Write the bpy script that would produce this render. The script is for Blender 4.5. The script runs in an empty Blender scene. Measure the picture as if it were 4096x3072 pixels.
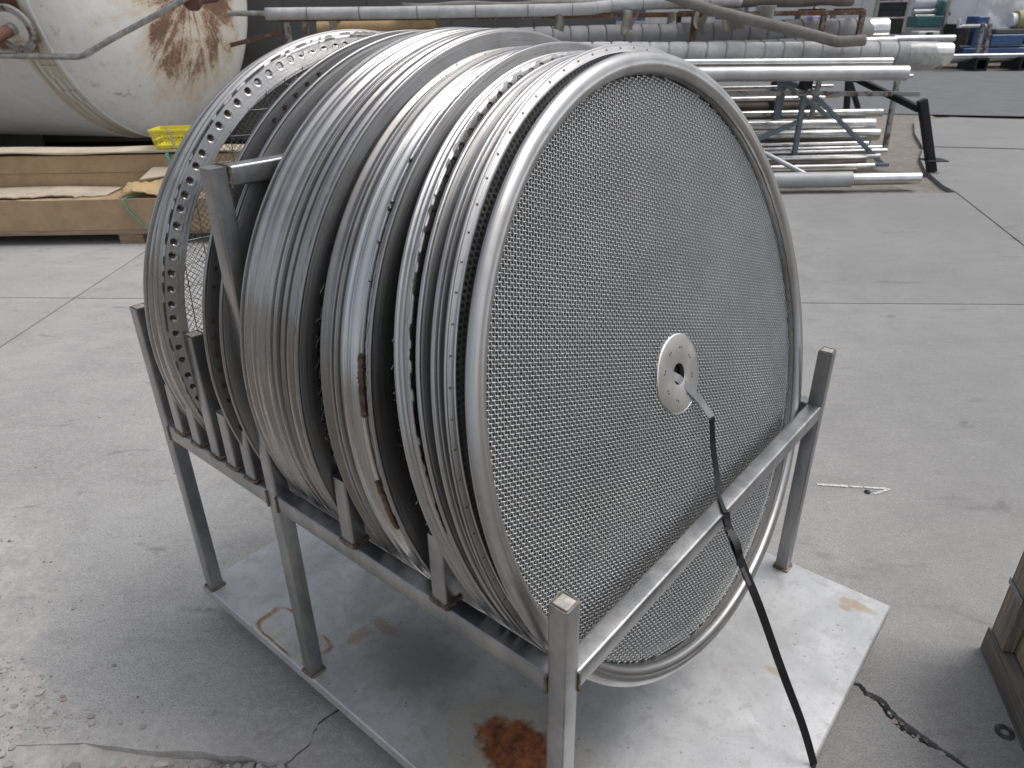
import bpy, math, random
import numpy as np
from mathutils import Matrix, Vector

random.seed(7)
rng = np.random.default_rng(7)
SC = bpy.context.scene
COL = SC.collection
PI = math.pi

# ------------------------------------------------------------------ camera
CAMZ = 1.684
PIT, ROL, FPX = math.radians(-27.486), math.radians(-0.8863), 2855.87
cam_d = bpy.data.cameras.new('camera')
cam = bpy.data.objects.new('camera', cam_d)
COL.objects.link(cam)
cam_d.sensor_width = 36.0
cam_d.lens = FPX / 4096.0 * 36.0
cam_d.clip_start, cam_d.clip_end = 0.05, 1000.0
fw = np.array((0, math.cos(PIT), math.sin(PIT)))
rt = np.array((1.0, 0, 0))
up = np.cross(rt, fw)
rt, up = rt * math.cos(ROL) + up * math.sin(ROL), up * math.cos(ROL) - rt * math.sin(ROL)
cam.matrix_world = Matrix(((rt[0], up[0], -fw[0], 0), (rt[1], up[1], -fw[1], 0),
                           (rt[2], up[2], -fw[2], CAMZ), (0, 0, 0, 1)))
cam_d.dof.use_dof = True
cam_d.dof.focus_distance = 1.75
cam_d.dof.aperture_fstop = 7.0
SC.camera = cam
RAYM = np.stack((rt, up, fw))
C0 = np.array((0, 0, CAMZ))


def ray(x, y):
    """direction through a point of the photograph (2212 px wide preview)"""
    s = 4096.0 / 2212.0
    return np.array(((x * s - 2048) / FPX, -(y * s - 1536) / FPX, 1.0)) @ RAYM


def gz(x, y, z=0.0):
    """point where that ray meets the level z"""
    d = ray(x, y)
    return C0 + d * (z - CAMZ) / d[2]


def gy(x, y, Y):
    """point where that ray meets the upright plane at distance Y"""
    d = ray(x, y)
    return C0 + d * (Y / d[1])


# ------------------------------------------------------------------ sky, sun, exposure
SUN_EL, SUN_AZ = math.radians(60), math.radians(84)      # azimuth measured from +Y towards +X
w = bpy.data.worlds.new('World')
SC.world = w
w.use_nodes = True
nt = w.node_tree
nt.nodes.clear()
sky = nt.nodes.new('ShaderNodeTexSky')
sky.sky_type = 'NISHITA'
sky.sun_disc = False
sky.sun_elevation = SUN_EL
sky.sun_rotation = SUN_AZ
sky.air_density, sky.dust_density, sky.ozone_density = 1.0, 4.0, 1.0
hsv = nt.nodes.new('ShaderNodeHueSaturation')
hsv.inputs['Saturation'].default_value = 0.36
bg = nt.nodes.new('ShaderNodeBackground')
bg.inputs['Strength'].default_value = 0.14
wo = nt.nodes.new('ShaderNodeOutputWorld')
nt.links.new(sky.outputs[0], hsv.inputs['Color'])
nt.links.new(hsv.outputs[0], bg.inputs['Color'])
nt.links.new(bg.outputs[0], wo.inputs['Surface'])
sl = bpy.data.lights.new('sun', 'SUN')
sl.energy = 1.0
sl.angle = math.radians(30)
sl.color = (1.0, 0.985, 0.965)
so = bpy.data.objects.new('sun', sl)
COL.objects.link(so)
sd = Vector((math.sin(SUN_AZ) * math.cos(SUN_EL), math.cos(SUN_AZ) * math.cos(SUN_EL), math.sin(SUN_EL)))
so.rotation_euler = sd.to_track_quat('Z', 'Y').to_euler()
so.location = (4, 1, 9)
SC.view_settings.view_transform = 'Standard'
SC.view_settings.look = 'None'
SC.view_settings.exposure = 0.20
SC.view_settings.gamma = 1.0
SC.view_settings.use_curve_mapping = False


# ------------------------------------------------------------------ materials
class NT:
    def __init__(self, name):
        self.m = bpy.data.materials.new(name)
        self.m.use_nodes = True
        self.t = self.m.node_tree
        self.b = self.t.nodes['Principled BSDF']
        tc = self.t.nodes.new('ShaderNodeTexCoord')
        self.obj = tc.outputs['Object']

    def node(self, k):
        return self.t.nodes.new(k)

    def put(self, sock, v):
        if isinstance(v, bpy.types.NodeSocket):
            self.t.links.new(v, sock)
        elif isinstance(v, (tuple, list)) and len(v) == 3 and sock.type == 'RGBA':
            sock.default_value = (*v, 1)
        else:
            sock.default_value = v

    def math(self, op, a, b=0.0, c=None, clamp=False):
        n = self.node('ShaderNodeMath')
        n.operation = op
        n.use_clamp = clamp
        self.put(n.inputs[0], a)
        self.put(n.inputs[1], b)
        if c is not None:
            self.put(n.inputs[2], c)
        return n.outputs[0]

    def sep(self, v):
        n = self.node('ShaderNodeSeparateXYZ')
        self.put(n.inputs[0], v)
        return n.outputs[0], n.outputs[1], n.outputs[2]

    def comb(self, x, y, z):
        n = self.node('ShaderNodeCombineXYZ')
        for i, v in enumerate((x, y, z)):
            self.put(n.inputs[i], v)
        return n.outputs[0]

    def scale(self, v, s, loc=(0, 0, 0)):
        n = self.node('ShaderNodeMapping')
        self.put(n.inputs[0], v)
        n.inputs['Scale'].default_value = s
        n.inputs['Location'].default_value = loc
        return n.outputs[0]

    def noise(self, vec, scale, detail=4.0, rough=0.55, dist=0.0):
        n = self.node('ShaderNodeTexNoise')
        self.put(n.inputs['Vector'], vec)
        n.inputs['Scale'].default_value = scale
        n.inputs['Detail'].default_value = detail
        n.inputs['Roughness'].default_value = rough
        n.inputs['Distortion'].default_value = dist
        return n.outputs[0]

    def voro(self, vec, scale, feature='F1'):
        n = self.node('ShaderNodeTexVoronoi')
        n.feature = feature
        self.put(n.inputs['Vector'], vec)
        n.inputs['Scale'].default_value = scale
        return n.outputs['Distance']

    def ramp(self, fac, stops):
        n = self.node('ShaderNodeValToRGB')
        self.put(n.inputs[0], fac)
        e = n.color_ramp.elements
        while len(e) < len(stops):
            e.new(0.5)
        for k, (p, c) in enumerate(stops):
            e[k].position = p
            e[k].color = (c, c, c, 1) if not isinstance(c, (tuple, list)) else (*c, 1)
        return n.outputs[0]

    def step(self, v, lo, hi):
        n = self.node('ShaderNodeMapRange')
        n.interpolation_type = 'SMOOTHSTEP'
        self.put(n.inputs['Value'], v)
        n.inputs['From Min'].default_value = lo
        n.inputs['From Max'].default_value = hi
        return n.outputs[0]

    def mix(self, f, a, b, mode='MIX'):
        n = self.node('ShaderNodeMix')
        n.data_type = 'RGBA'
        n.blend_type = mode
        self.put(n.inputs[0], f)
        self.put(n.inputs[6], a)
        self.put(n.inputs[7], b)
        return n.outputs[2]

    def bump(self, h, strength=0.3, dist=0.002):
        n = self.node('ShaderNodeBump')
        n.inputs['Strength'].default_value = strength
        n.inputs['Distance'].default_value = dist
        self.put(n.inputs['Height'], h)
        self.put(self.b.inputs['Normal'], n.outputs[0])

    def set(self, **k):
        names = dict(color='Base Color', metal='Metallic', rough='Roughness', spec='Specular IOR Level',
                     aniso='Anisotropic', trans='Transmission Weight', alpha='Alpha')
        for a, v in k.items():
            self.put(self.b.inputs[names[a]], v)
        return self.m


def grey(v, t=0.0):
    return (v * (1 + t), v, v * (1 - t))


def ring_metal(name, base, rough=0.32, dirt=0.35, tint=0.0):
    """rolled steel: fine grooves along the hoop, smudges across it (hoop axis = local X)"""
    n = NT(name)
    x, y, z = n.sep(n.obj)
    r = n.math('SQRT', n.math('ADD', n.math('MULTIPLY', y, y), n.math('MULTIPLY', z, z)))
    th = n.math('ARCTAN2', z, y)
    pol = n.comb(n.math('MULTIPLY', x, 260), n.math('MULTIPLY', r, 260), n.math('MULTIPLY', th, 3.0))
    fine = n.noise(pol, 1.0, 3, 0.6)
    smud = n.noise(n.obj, 9.0, 6, 0.62, 0.4)
    spot = n.noise(n.comb(n.math('MULTIPLY', x, 60), n.math('MULTIPLY', r, 60), n.math('MULTIPLY', th, 16)), 1.0, 5, 0.7)
    scr = n.noise(n.scale(n.obj, (60, 420, 60)), 1.0, 2, 0.5)
    f = n.math('MULTIPLY', n.step(smud, 0.42, 0.72), dirt)
    c = n.mix(f, grey(base, tint), grey(base * 0.62, tint + 0.05))
    c = n.mix(n.math('MULTIPLY', n.step(spot, 0.60, 0.74), 0.55), c, grey(base * 0.42, 0.06))
    c = n.mix(n.math('MULTIPLY', n.step(scr, 0.66, 0.74), 0.35), c, grey(min(base * 1.3, 0.85)))
    c = n.mix(n.math('MULTIPLY', n.step(fine, 0.54, 0.70), 0.45), c, grey(base * 0.55, 0.02))
    rg = n.math('ADD', n.math('MULTIPLY', fine, 0.16), n.math('MULTIPLY_ADD', smud, 0.22, rough - 0.17))
    n.bump(n.math('ADD', fine, n.math('MULTIPLY', smud, 0.4)), 0.35, 0.0012)
    return n.set(color=c, metal=1.0, rough=rg)


def tube_metal(name, base, rough=0.42):
    """mill-finish square tube, smeared along every axis, brownish handling marks"""
    n = NT(name)
    x, y, z = n.sep(n.obj)
    big = n.noise(n.scale(n.obj, (5, 5, 2.5)), 2.0, 6, 0.65, 0.6)
    long_ = n.noise(n.scale(n.obj, (70, 70, 4)), 1.0, 4, 0.6)
    fine = n.noise(n.obj, 160, 4, 0.6)
    c = n.mix(n.step(big, 0.38, 0.66), grey(base * 0.78, -0.03), grey(base * 1.15, 0.0))
    c = n.mix(n.math('MULTIPLY', n.step(long_, 0.5, 0.75), 0.45), c, grey(base * 0.7, 0.12))
    c = n.mix(n.math('MULTIPLY', n.step(fine, 0.58, 0.8), 0.4), c, grey(base * 1.35))
    rg = n.math('MULTIPLY_ADD', big, 0.3, rough - 0.12)
    n.bump(n.math('ADD', fine, big), 0.25, 0.0012)
    return n.set(color=c, metal=0.92, rough=rg)


M = {}
M['ring_bright'] = ring_metal('ring_bright', 0.42, 0.27, 0.6, 0.015)
M['ring_front'] = ring_metal('ring_front', 0.45, 0.36, 0.6, 0.0)
M['ring_mid'] = ring_metal('ring_mid', 0.34, 0.29, 0.6, 0.015)
M['ring_chrome'] = ring_metal('ring_chrome', 0.56, 0.22, 0.3)
M['ring_brown'] = ring_metal('ring_brown', 0.28, 0.38, 0.7, 0.03)
M['band'] = ring_metal('band', 0.30, 0.40, 0.5)
M['band_dark'] = ring_metal('band_dark', 0.20, 0.40, 0.6, 0.0)
M['tube'] = tube_metal('tube', 0.36, 0.34)
M['tube_dark'] = tube_metal('tube_dark', 0.30)


def simple(name, col, metal=0.0, rough=0.5, var=0.25, scale=12.0, bump=0.0, spec=0.5):
    n = NT(name)
    k = n.noise(n.obj, scale, 5, 0.6)
    c = n.mix(n.step(k, 0.3, 0.7), tuple(v * (1 - var) for v in col), tuple(min(1, v * (1 + var)) for v in col))
    if bump:
        n.bump(n.noise(n.obj, scale * 8, 4, 0.6), bump, 0.003)
    return n.set(color=c, metal=metal, rough=n.math('MULTIPLY_ADD', k, 0.2, rough - 0.1), spec=spec)


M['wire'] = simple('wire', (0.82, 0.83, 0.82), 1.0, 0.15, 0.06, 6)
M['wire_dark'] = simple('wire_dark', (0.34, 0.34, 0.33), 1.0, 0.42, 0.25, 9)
M['perforated'] = simple('perforated', (0.105, 0.105, 0.104), 0.3, 0.5, 0.2, 20)
M['gauze'] = simple('gauze', (0.10, 0.10, 0.10), 0.8, 0.6, 0.2, 300)
M['hub'] = simple('hub', (0.62, 0.62, 0.61), 1.0, 0.42, 0.10, 14)
M['hub_edge'] = simple('hub_edge', (0.78, 0.78, 0.77), 1.0, 0.35, 0.05, 14)
M['weld'] = simple('weld', (0.20, 0.16, 0.13), 0.75, 0.5, 0.45, 60, 0.4)
M['weld_brown'] = simple('weld_brown', (0.13, 0.085, 0.06), 0.6, 0.5, 0.5, 50, 0.5)
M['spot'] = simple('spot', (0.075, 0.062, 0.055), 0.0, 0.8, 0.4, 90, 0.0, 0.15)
M['spot_faint'] = simple('spot_faint', (0.22, 0.19, 0.17), 0.7, 0.5, 0.4, 90)
M['strap'] = simple('strap', (0.010, 0.010, 0.011), 0.0, 0.36, 0.3, 30, 0.05, 0.35)
M['strap_sheen'] = simple('strap_sheen', (0.23, 0.235, 0.25), 0.0, 0.35, 0.15, 30, 0.05, 0.6)
M['seal'] = simple('seal', (0.20, 0.20, 0.21), 1.0, 0.38, 0.3, 40)
M['cap'] = simple('cap', (0.55, 0.53, 0.48), 0.7, 0.45, 0.25, 60, 0.3)


def plate_material():
    n = NT('plate')
    x, y, z = n.sep(n.obj)
    cloud = n.noise(n.obj, 4.5, 7, 0.66, 0.5)
    mid = n.noise(n.obj, 22, 6, 0.65, 0.3)
    fine = n.noise(n.obj, 140, 3, 0.6)
    c = n.mix(n.step(cloud, 0.35, 0.68), grey(0.46, -0.015), grey(0.60, -0.008))
    c = n.mix(n.math('MULTIPLY', n.step(mid, 0.47, 0.70), 0.55), c, grey(0.36, 0.02))
    c = n.mix(n.math('MULTIPLY', n.step(fine, 0.60, 0.68), 0.55), c, grey(0.27, 0.03))
    sp = n.voro(n.obj, 26)
    c = n.mix(n.math('MULTIPLY', n.math('SUBTRACT', 1.0, n.step(sp, 0.06, 0.10)), 0.6), c, grey(0.16, 0.03))

    def blob(cx, cy, rx, ry, edge=0.35, ns=9.0, amp=0.9):
        dx = n.math('DIVIDE', n.math('SUBTRACT', x, cx), rx)
        dy = n.math('DIVIDE', n.math('SUBTRACT', y, cy), ry)
        d = n.math('SQRT', n.math('ADD', n.math('MULTIPLY', dx, dx), n.math('MULTIPLY', dy, dy)))
        k = n.math('MULTIPLY_ADD', n.noise(n.obj, ns, 6, 0.7), amp, -amp * 0.5)
        return n.math('SUBTRACT', 1.0, n.step(n.math('ADD', d, k), 1.0 - edge, 1.0 + edge))
    ncol = n.noise(n.obj, 38, 6, 0.7)
    rust_c = n.mix(n.step(ncol, 0.35, 0.65), (0.10, 0.032, 0.016), (0.30, 0.105, 0.038))
    tan_c = (0.34, 0.23, 0.095)
    c = n.mix(n.math('MULTIPLY', blob(-0.26, 0.165, 0.19, 0.15, 0.6), 0.45), c, (0.40, 0.33, 0.17))
    r1 = blob(-0.245, 0.185, 0.125, 0.075, 0.18, 26, 0.9)
    c = n.mix(r1, c, rust_c)
    # rectangular ghost of a rusty can bottom: outline only, broken by noise
    u = n.math('ABSOLUTE', n.math('SUBTRACT', x, -0.975))
    v = n.math('ABSOLUTE', n.math('SUBTRACT', y, 0.055))
    du = n.math('DIVIDE', u, 0.125)
    dv = n.math('DIVIDE', v, 0.052)
    mx = n.math('POWER', n.math('ADD', n.math('POWER', du, 6.0), n.math('POWER', dv, 6.0)), 1 / 6)
    mx = n.math('ADD', mx, n.math('MULTIPLY_ADD', n.noise(n.obj, 30, 4, 0.6), 0.16, -0.08))
    ring = n.math('MULTIPLY', n.step(mx, 0.86, 0.97), n.math('SUBTRACT', 1.0, n.step(mx, 0.99, 1.09)))
    inside = n.math('MULTIPLY', n.math('SUBTRACT', 1.0, n.step(mx, 0.9, 1.0)), n.step(n.noise(n.obj, 16, 5, 0.65), 0.42, 0.7))
    c = n.mix(n.math('MULTIPLY', inside, 0.55), c, (0.42, 0.36, 0.20))
    c = n.mix(n.math('MULTIPLY', ring, n.step(n.noise(n.obj, 14, 3, 0.6), 0.36, 0.58)), c, (0.30, 0.17, 0.06))
    for a in ((0.21, 1.17, 0.05, 0.018), (0.19, 1.14, 0.018, 0.012), (0.12, 0.79, 0.022, 0.012), (-0.80, 0.24, 0.05, 0.018), (-0.83, 0.17, 0.02, 0.04), (0.16, 0.36, 0.02, 0.012)):
        c = n.mix(n.math('MULTIPLY', blob(*a, 0.4, 60, 1.8), 0.55), c, tan_c)
    c = n.mix(n.math('MULTIPLY', blob(-0.66, 0.22, 0.16, 0.11, 0.7, 18, 1.1), 0.65), c, grey(0.20, 0.05))
    c = n.mix(n.math('MULTIPLY', blob(0.02, 0.82, 0.10, 0.2, 0.8, 16, 1.2), 0.4), c, grey(0.30, 0.05))
    metal = n.math('SUBTRACT', 0.40, n.math('MULTIPLY', r1, 0.40))
    n.bump(n.math('ADD', mid, n.math('MULTIPLY', fine, 0.3)), 0.12, 0.002)
    return n.set(color=c, metal=metal, rough=n.math('MULTIPLY_ADD', cloud, 0.25, 0.38))


M['plate'] = plate_material()


def concrete_material(name, k):
    n = NT(name)
    x, y, z = n.sep(n.obj)
    big = n.noise(n.obj, 0.55, 5, 0.6, 0.3)
    mid = n.noise(n.obj, 2.6, 7, 0.68, 0.5)
    cloud = n.noise(n.scale(n.obj, (5, 11, 1)), 1.0, 6, 0.7, 0.7)
    fine = n.noise(n.obj, 46, 6, 0.72)
    grit = n.noise(n.obj, 190, 4, 0.75)
    brush = n.noise(n.scale(n.obj, (14, 170, 1)), 1.0, 3, 0.5)
    c = n.mix(n.step(big, 0.3, 0.7), (0.335, 0.332, 0.325), (0.435, 0.43, 0.42))
    c = n.mix(n.math('MULTIPLY', n.step(mid, 0.42, 0.72), 0.6), c, (0.265, 0.262, 0.256))
    c = n.mix(n.math('MULTIPLY', n.step(cloud, 0.48, 0.72), 0.5), c, (0.26, 0.256, 0.248))
    c = n.mix(n.math('MULTIPLY', n.step(cloud, 0.46, 0.30), 0.4), c, (0.48, 0.475, 0.46))
    c = n.mix(n.math('MULTIPLY', n.step(fine, 0.42, 0.72), 0.55), c, (0.49, 0.48, 0.46))
    c = n.mix(n.math('MULTIPLY', n.step(grit, 0.48, 0.62), 0.75), c, (0.185, 0.18, 0.172))
    c = n.mix(n.math('MULTIPLY', n.step(brush, 0.55, 0.75), 0.25), c, (0.23, 0.228, 0.22))
    # slab tone darkens gradually towards +X, broken up by noise
    xdark = n.step(n.math('ADD', n.math('MULTIPLY_ADD', mid, 1.6, -0.8), n.math('SUBTRACT', x, n.math('MULTIPLY', y, 0.12))), -0.4, 2.2)
    c = n.mix(n.math('MULTIPLY', xdark, 0.55), c, (0.19, 0.188, 0.185))
    oil = n.noise(n.scale(n.obj, (1.3, 3.2, 1)), 2.1, 5, 0.6, 0.8)
    c = n.mix(n.math('MULTIPLY', n.step(oil, 0.60, 0.72), 0.6), c, (0.14, 0.138, 0.134))
    # dust blown from the dirt over the broken edge
    d = n.math('SUBTRACT', n.math('MULTIPLY_ADD', n.math('SUBTRACT', y, 1.55), -0.62, -1.42), x)
    d = n.math('ADD', d, n.math('MULTIPLY_ADD', n.noise(n.obj, 5.5, 6, 0.7), 1.3, -0.65))
    dust = n.math('MULTIPLY', n.step(d, -0.15, 0.30), n.math('SUBTRACT', 1.0, n.step(y, 1.9, 2.6)))
    edge = n.math('MULTIPLY', n.math('SUBTRACT', 1.0, n.step(n.math('MULTIPLY_ADD', n.noise(n.obj, 14, 5, 0.7), 0.3, y), 1.36, 1.52)), n.math('SUBTRACT', 1.0, n.step(x, -0.5, 0.3)))
    dust = n.math('MAXIMUM', dust, n.math('MULTIPLY', edge, 0.55))
    c = n.mix(n.math('MULTIPLY', dust, 0.85), c, n.mix(n.step(fine, 0.3, 0.7), (0.40, 0.375, 0.35), (0.54, 0.515, 0.49)))
    h = n.math('ADD', n.math('MULTIPLY', grit, 0.7), n.math('ADD', fine, n.math('MULTIPLY', brush, 0.35)))
    c = n.mix(1.0, c, (k, k, k), 'MULTIPLY')
    n.bump(h, 0.55, 0.003)
    return n.set(color=c, rough=0.86, spec=0.3)


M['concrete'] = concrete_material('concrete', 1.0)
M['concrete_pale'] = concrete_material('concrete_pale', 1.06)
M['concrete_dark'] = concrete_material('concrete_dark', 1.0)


def soil_material(name, a, b, s=30.0):
    n = NT(name)
    k = n.noise(n.obj, 2.5, 6, 0.65)
    f = n.noise(n.obj, s, 7, 0.75)
    g = n.noise(n.obj, s * 7, 4, 0.7)
    c = n.mix(n.step(f, 0.3, 0.72), a, b)
    c = n.mix(n.math('MULTIPLY', n.step(k, 0.4, 0.7), 0.35), c, tuple(v * 0.7 for v in a))
    c = n.mix(n.math('MULTIPLY', n.step(g, 0.55, 0.75), 0.5), c, tuple(min(1, v * 1.5) for v in b))
    n.bump(n.math('ADD', f, g), 0.6, 0.005)
    return n.set(color=c, rough=0.95, spec=0.15)


M['dirt'] = soil_material('dirt', (0.42, 0.395, 0.372), (0.58, 0.555, 0.53), 34)
M['soil'] = soil_material('soil', (0.20, 0.178, 0.158), (0.31, 0.285, 0.26), 14)
M['asphalt'] = soil_material('asphalt', (0.15, 0.155, 0.162), (0.215, 0.22, 0.228), 55)
M['earth'] = soil_material('earth', (0.16, 0.14, 0.12), (0.24, 0.21, 0.18), 1.5)


def stone_material():
    n = NT('stone')
    at = n.node('ShaderNodeAttribute')
    at.attribute_name = 'tone'
    f = n.noise(n.obj, 120, 5, 0.7)
    c = n.ramp(at.outputs['Fac'], [(0.0, (0.12, 0.12, 0.122)), (0.05, (0.28, 0.265, 0.25)), (0.5, (0.42, 0.40, 0.375)),
                                   (0.82, (0.50, 0.485, 0.46)), (0.93, (0.40, 0.33, 0.30)), (1.0, (0.36, 0.28, 0.25))])
    c = n.mix(n.math('MULTIPLY', n.step(f, 0.5, 0.75), 0.4), c, (0.20, 0.185, 0.17))
    n.bump(f, 0.4, 0.003)
    return n.set(color=c, rough=0.9, spec=0.25)


M['stone'] = stone_material()


def cardboard(name, col):
    n = NT(name)
    x, y, z = n.sep(n.obj)
    fl = n.noise(n.scale(n.obj, (90, 6, 6)), 1.0, 3, 0.6)
    k = n.noise(n.obj, 3.0, 6, 0.65, 0.5)
    k2 = n.noise(n.scale(n.obj, (6, 3, 12)), 2.0, 6, 0.65, 0.6)
    c = n.mix(n.step(k, 0.3, 0.7), tuple(v * 0.82 for v in col), tuple(v * 1.12 for v in col))
    c = n.mix(n.math('MULTIPLY', n.step(fl, 0.5, 0.8), 0.3), c, tuple(v * 0.72 for v in col))
    c = n.mix(n.math('MULTIPLY', n.step(k2, 0.52, 0.75), 0.45), c, tuple(v * 0.55 for v in col))
    n.bump(n.math('ADD', fl, n.math('MULTIPLY', k, 2.0)), 0.25, 0.004)
    return n.set(color=c, rough=0.82, spec=0.2)


M['carton'] = cardboard('carton', (0.40, 0.285, 0.175))
M['carton_light'] = cardboard('carton_light', (0.50, 0.43, 0.33))
M['kraft'] = cardboard('kraft', (0.46, 0.33, 0.18))


def wood(name, col, axis=2):
    n = NT(name)
    s = [60.0, 60.0, 60.0]
    s[axis] = 2.5
    g = n.noise(n.scale(n.obj, tuple(s)), 1.0, 5, 0.65, 1.2)
    k = n.noise(n.obj, 7, 5, 0.6)
    c = n.mix(n.step(g, 0.3, 0.7), tuple(v * 0.55 for v in col), tuple(v * 1.15 for v in col))
    c = n.mix(n.math('MULTIPLY', n.step(k, 0.45, 0.7), 0.45), c, tuple(v * 0.62 for v in col))
    n.bump(g, 0.5, 0.003)
    return n.set(color=c, rough=0.85, spec=0.2)


M['wood_z'] = wood('wood_z', (0.29, 0.255, 0.215), 2)
M['wood_x'] = wood('wood_x', (0.22, 0.205, 0.185), 0)
M['wood_pallet'] = wood('wood_pallet', (0.34, 0.25, 0.17), 0)
M['plywood'] = wood('plywood', (0.40, 0.33, 0.235), 2)


def tank_material():
    n = NT('tank_paint')
    x, y, z = n.sep(n.obj)
    R = 1.752
    r = n.math('SQRT', n.math('ADD', n.math('MULTIPLY', y, y), n.math('MULTIPLY', z, z)))
    th = n.math('ARCTAN2', z, y)
    k = n.noise(n.obj, 1.6, 7, 0.65, 0.4)
    f = n.noise(n.obj, 9, 7, 0.7)
    ff = n.noise(n.obj, 45, 5, 0.7)
    c = n.mix(n.step(k, 0.35, 0.68), (0.74, 0.74, 0.71), (0.83, 0.825, 0.80))
    c = n.mix(n.math('MULTIPLY', n.step(f, 0.45, 0.75), 0.35), c, (0.52, 0.51, 0.47))
    # tan bloom and rust streaks that fan out below the nozzle on the dished end
    dy = n.math('ADD', y, 0.36)
    dz = n.math('ADD', z, 0.12)
    dist = n.math('SQRT', n.math('ADD', n.math('MULTIPLY', dy, dy), n.math('MULTIPLY', dz, dz)))
    ang = n.math('ARCTAN2', dz, dy)
    fan = n.noise(n.comb(n.math('MULTIPLY', ang, 4.5), n.math('MULTIPLY', dist, 1.3), 0.0), 1.0, 7, 0.70, 0.6)
    pat = n.noise(n.obj, 2.4, 7, 0.70, 0.3)
    head = n.step(x, 0.02, 0.10)
    low = n.math('SUBTRACT', 1.0, n.step(z, -0.1, 0.6))
    rad = n.math('MULTIPLY', n.step(dist, 0.75, 1.55), 0.26)
    win = n.math('MULTIPLY', n.step(dz, -0.15, 0.35), 0.22)
    side = n.math('MULTIPLY', n.step(dy, -0.35, -0.85), 0.14)
    sm = n.math('ADD', n.math('MULTIPLY', fan, 0.46), n.math('ADD', n.math('MULTIPLY', pat, 0.46), n.math('MULTIPLY', ff, 0.20)))
    sm = n.math('SUBTRACT', sm, n.math('ADD', rad, n.math('ADD', win, side)))
    m_tan = n.math('MULTIPLY', head, n.math('MAXIMUM', n.step(sm, 0.34, 0.54), n.math('MULTIPLY', n.step(n.math('ADD', n.math('MULTIPLY', pat, 0.7), n.math('MULTIPLY', ff, 0.3)), 0.54, 0.70), 0.6)))
    c = n.mix(n.math('MULTIPLY', m_tan, 0.62), c, (0.56, 0.43, 0.27))
    m_rust = n.math('MULTIPLY', head, n.step(sm, 0.495, 0.60))
    # lower rim of the dished end
    rim = n.math('MULTIPLY', n.math('MULTIPLY', n.step(r, 1.30, 1.55), low),
                 n.math('MULTIPLY', n.step(n.math('ADD', n.math('MULTIPLY', f, 0.6), n.math('MULTIPLY', fan, 0.5)), 0.60, 0.72), 0.7))
    m_rust = n.math('MAXIMUM', m_rust, n.math('MULTIPLY', rim, head))
    rust = n.mix(n.step(n.math('ADD', n.math('MULTIPLY', ff, 0.4), n.math('MULTIPLY', pat, 0.6)), 0.42, 0.62), (0.24, 0.105, 0.052), (0.085, 0.032, 0.020))
    c = n.mix(n.math('MULTIPLY', m_rust, 0.88), c, rust)
    # wide weathered band beside the girth seam, streaked along the hoop
    bx = n.math('MULTIPLY', n.step(x, -0.36, -0.30), n.math('SUBTRACT', 1.0, n.step(x, -0.05, 0.0)))
    hoop = n.noise(n.comb(n.math('MULTIPLY', x, 26), n.math('MULTIPLY', th, 1.4), 0.0), 1.0, 6, 0.7, 0.6)
    c = n.mix(n.math('MULTIPLY', bx, n.math('MULTIPLY', n.step(hoop, 0.30, 0.62), 0.85)), c, (0.42, 0.33, 0.205))
    c = n.mix(n.math('MULTIPLY', bx, n.step(n.math('ADD', n.math('MULTIPLY', hoop, 0.7), n.math('MULTIPLY', ff, 0.3)), 0.55, 0.66)), c, (0.20, 0.11, 0.05))
    patch = n.math('MULTIPLY', n.math('MULTIPLY', n.step(x, -0.62, -0.55), n.math('SUBTRACT', 1.0, n.step(x, -0.12, -0.08))),
                   n.step(n.math('MULTIPLY_ADD', f, 0.35, z), -0.62, -0.48))
    c = n.mix(patch, c, n.mix(n.step(f, 0.35, 0.65), (0.085, 0.035, 0.022), (0.19, 0.085, 0.05)))
    n.bump(n.math('ADD', n.math('MULTIPLY', k, 2.0), n.math('MULTIPLY', m_rust, 0.4)), 0.25, 0.02)
    return n.set(color=c, rough=n.math('MULTIPLY_ADD', m_rust, 0.35, 0.48), spec=0.4)


M['tank'] = tank_material()


def wrap_material(name, col):
    n = NT(name)
    k = n.noise(n.obj, 5, 6, 0.65, 0.4)
    f = n.noise(n.obj, 90, 4, 0.7)
    c = n.mix(n.step(k, 0.3, 0.7), tuple(v * 0.78 for v in col), tuple(v * 1.1 for v in col))
    c = n.mix(n.math('MULTIPLY', n.step(f, 0.5, 0.75), 0.4), c, tuple(v * 0.72 for v in col))
    n.bump(n.math('ADD', k, f), 0.5, 0.01)
    return n.set(color=c, rough=0.85, spec=0.2)


M['wrap'] = wrap_material('wrap', (0.36, 0.36, 0.365))
M['wrap_pale'] = wrap_material('wrap_pale', (0.52, 0.52, 0.52))
M['wrap_old'] = wrap_material('wrap_old', (0.24, 0.225, 0.20))
M['foil'] = simple('foil', (0.66, 0.66, 0.64), 0.9, 0.32, 0.15, 25, 0.6)
M['pipe_bright'] = simple('pipe_bright', (0.66, 0.66, 0.65), 1.0, 0.24, 0.15, 5)
M['pipe_dull'] = simple('pipe_dull', (0.55, 0.56, 0.57), 0.9, 0.42, 0.12, 5)
M['pipe_stain'] = simple('pipe_stain', (0.48, 0.475, 0.455), 1.0, 0.24, 0.3, 3)
M['pipe_dark'] = simple('pipe_dark', (0.16, 0.145, 0.13), 0.7, 0.45, 0.35, 3)
M['plastic_grey'] = simple('plastic_grey', (0.42, 0.42, 0.425), 0.0, 0.45, 0.08, 5)
M['film'] = simple('film', (0.42, 0.42, 0.41), 0.1, 0.35, 0.2, 14, 0.8)


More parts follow.
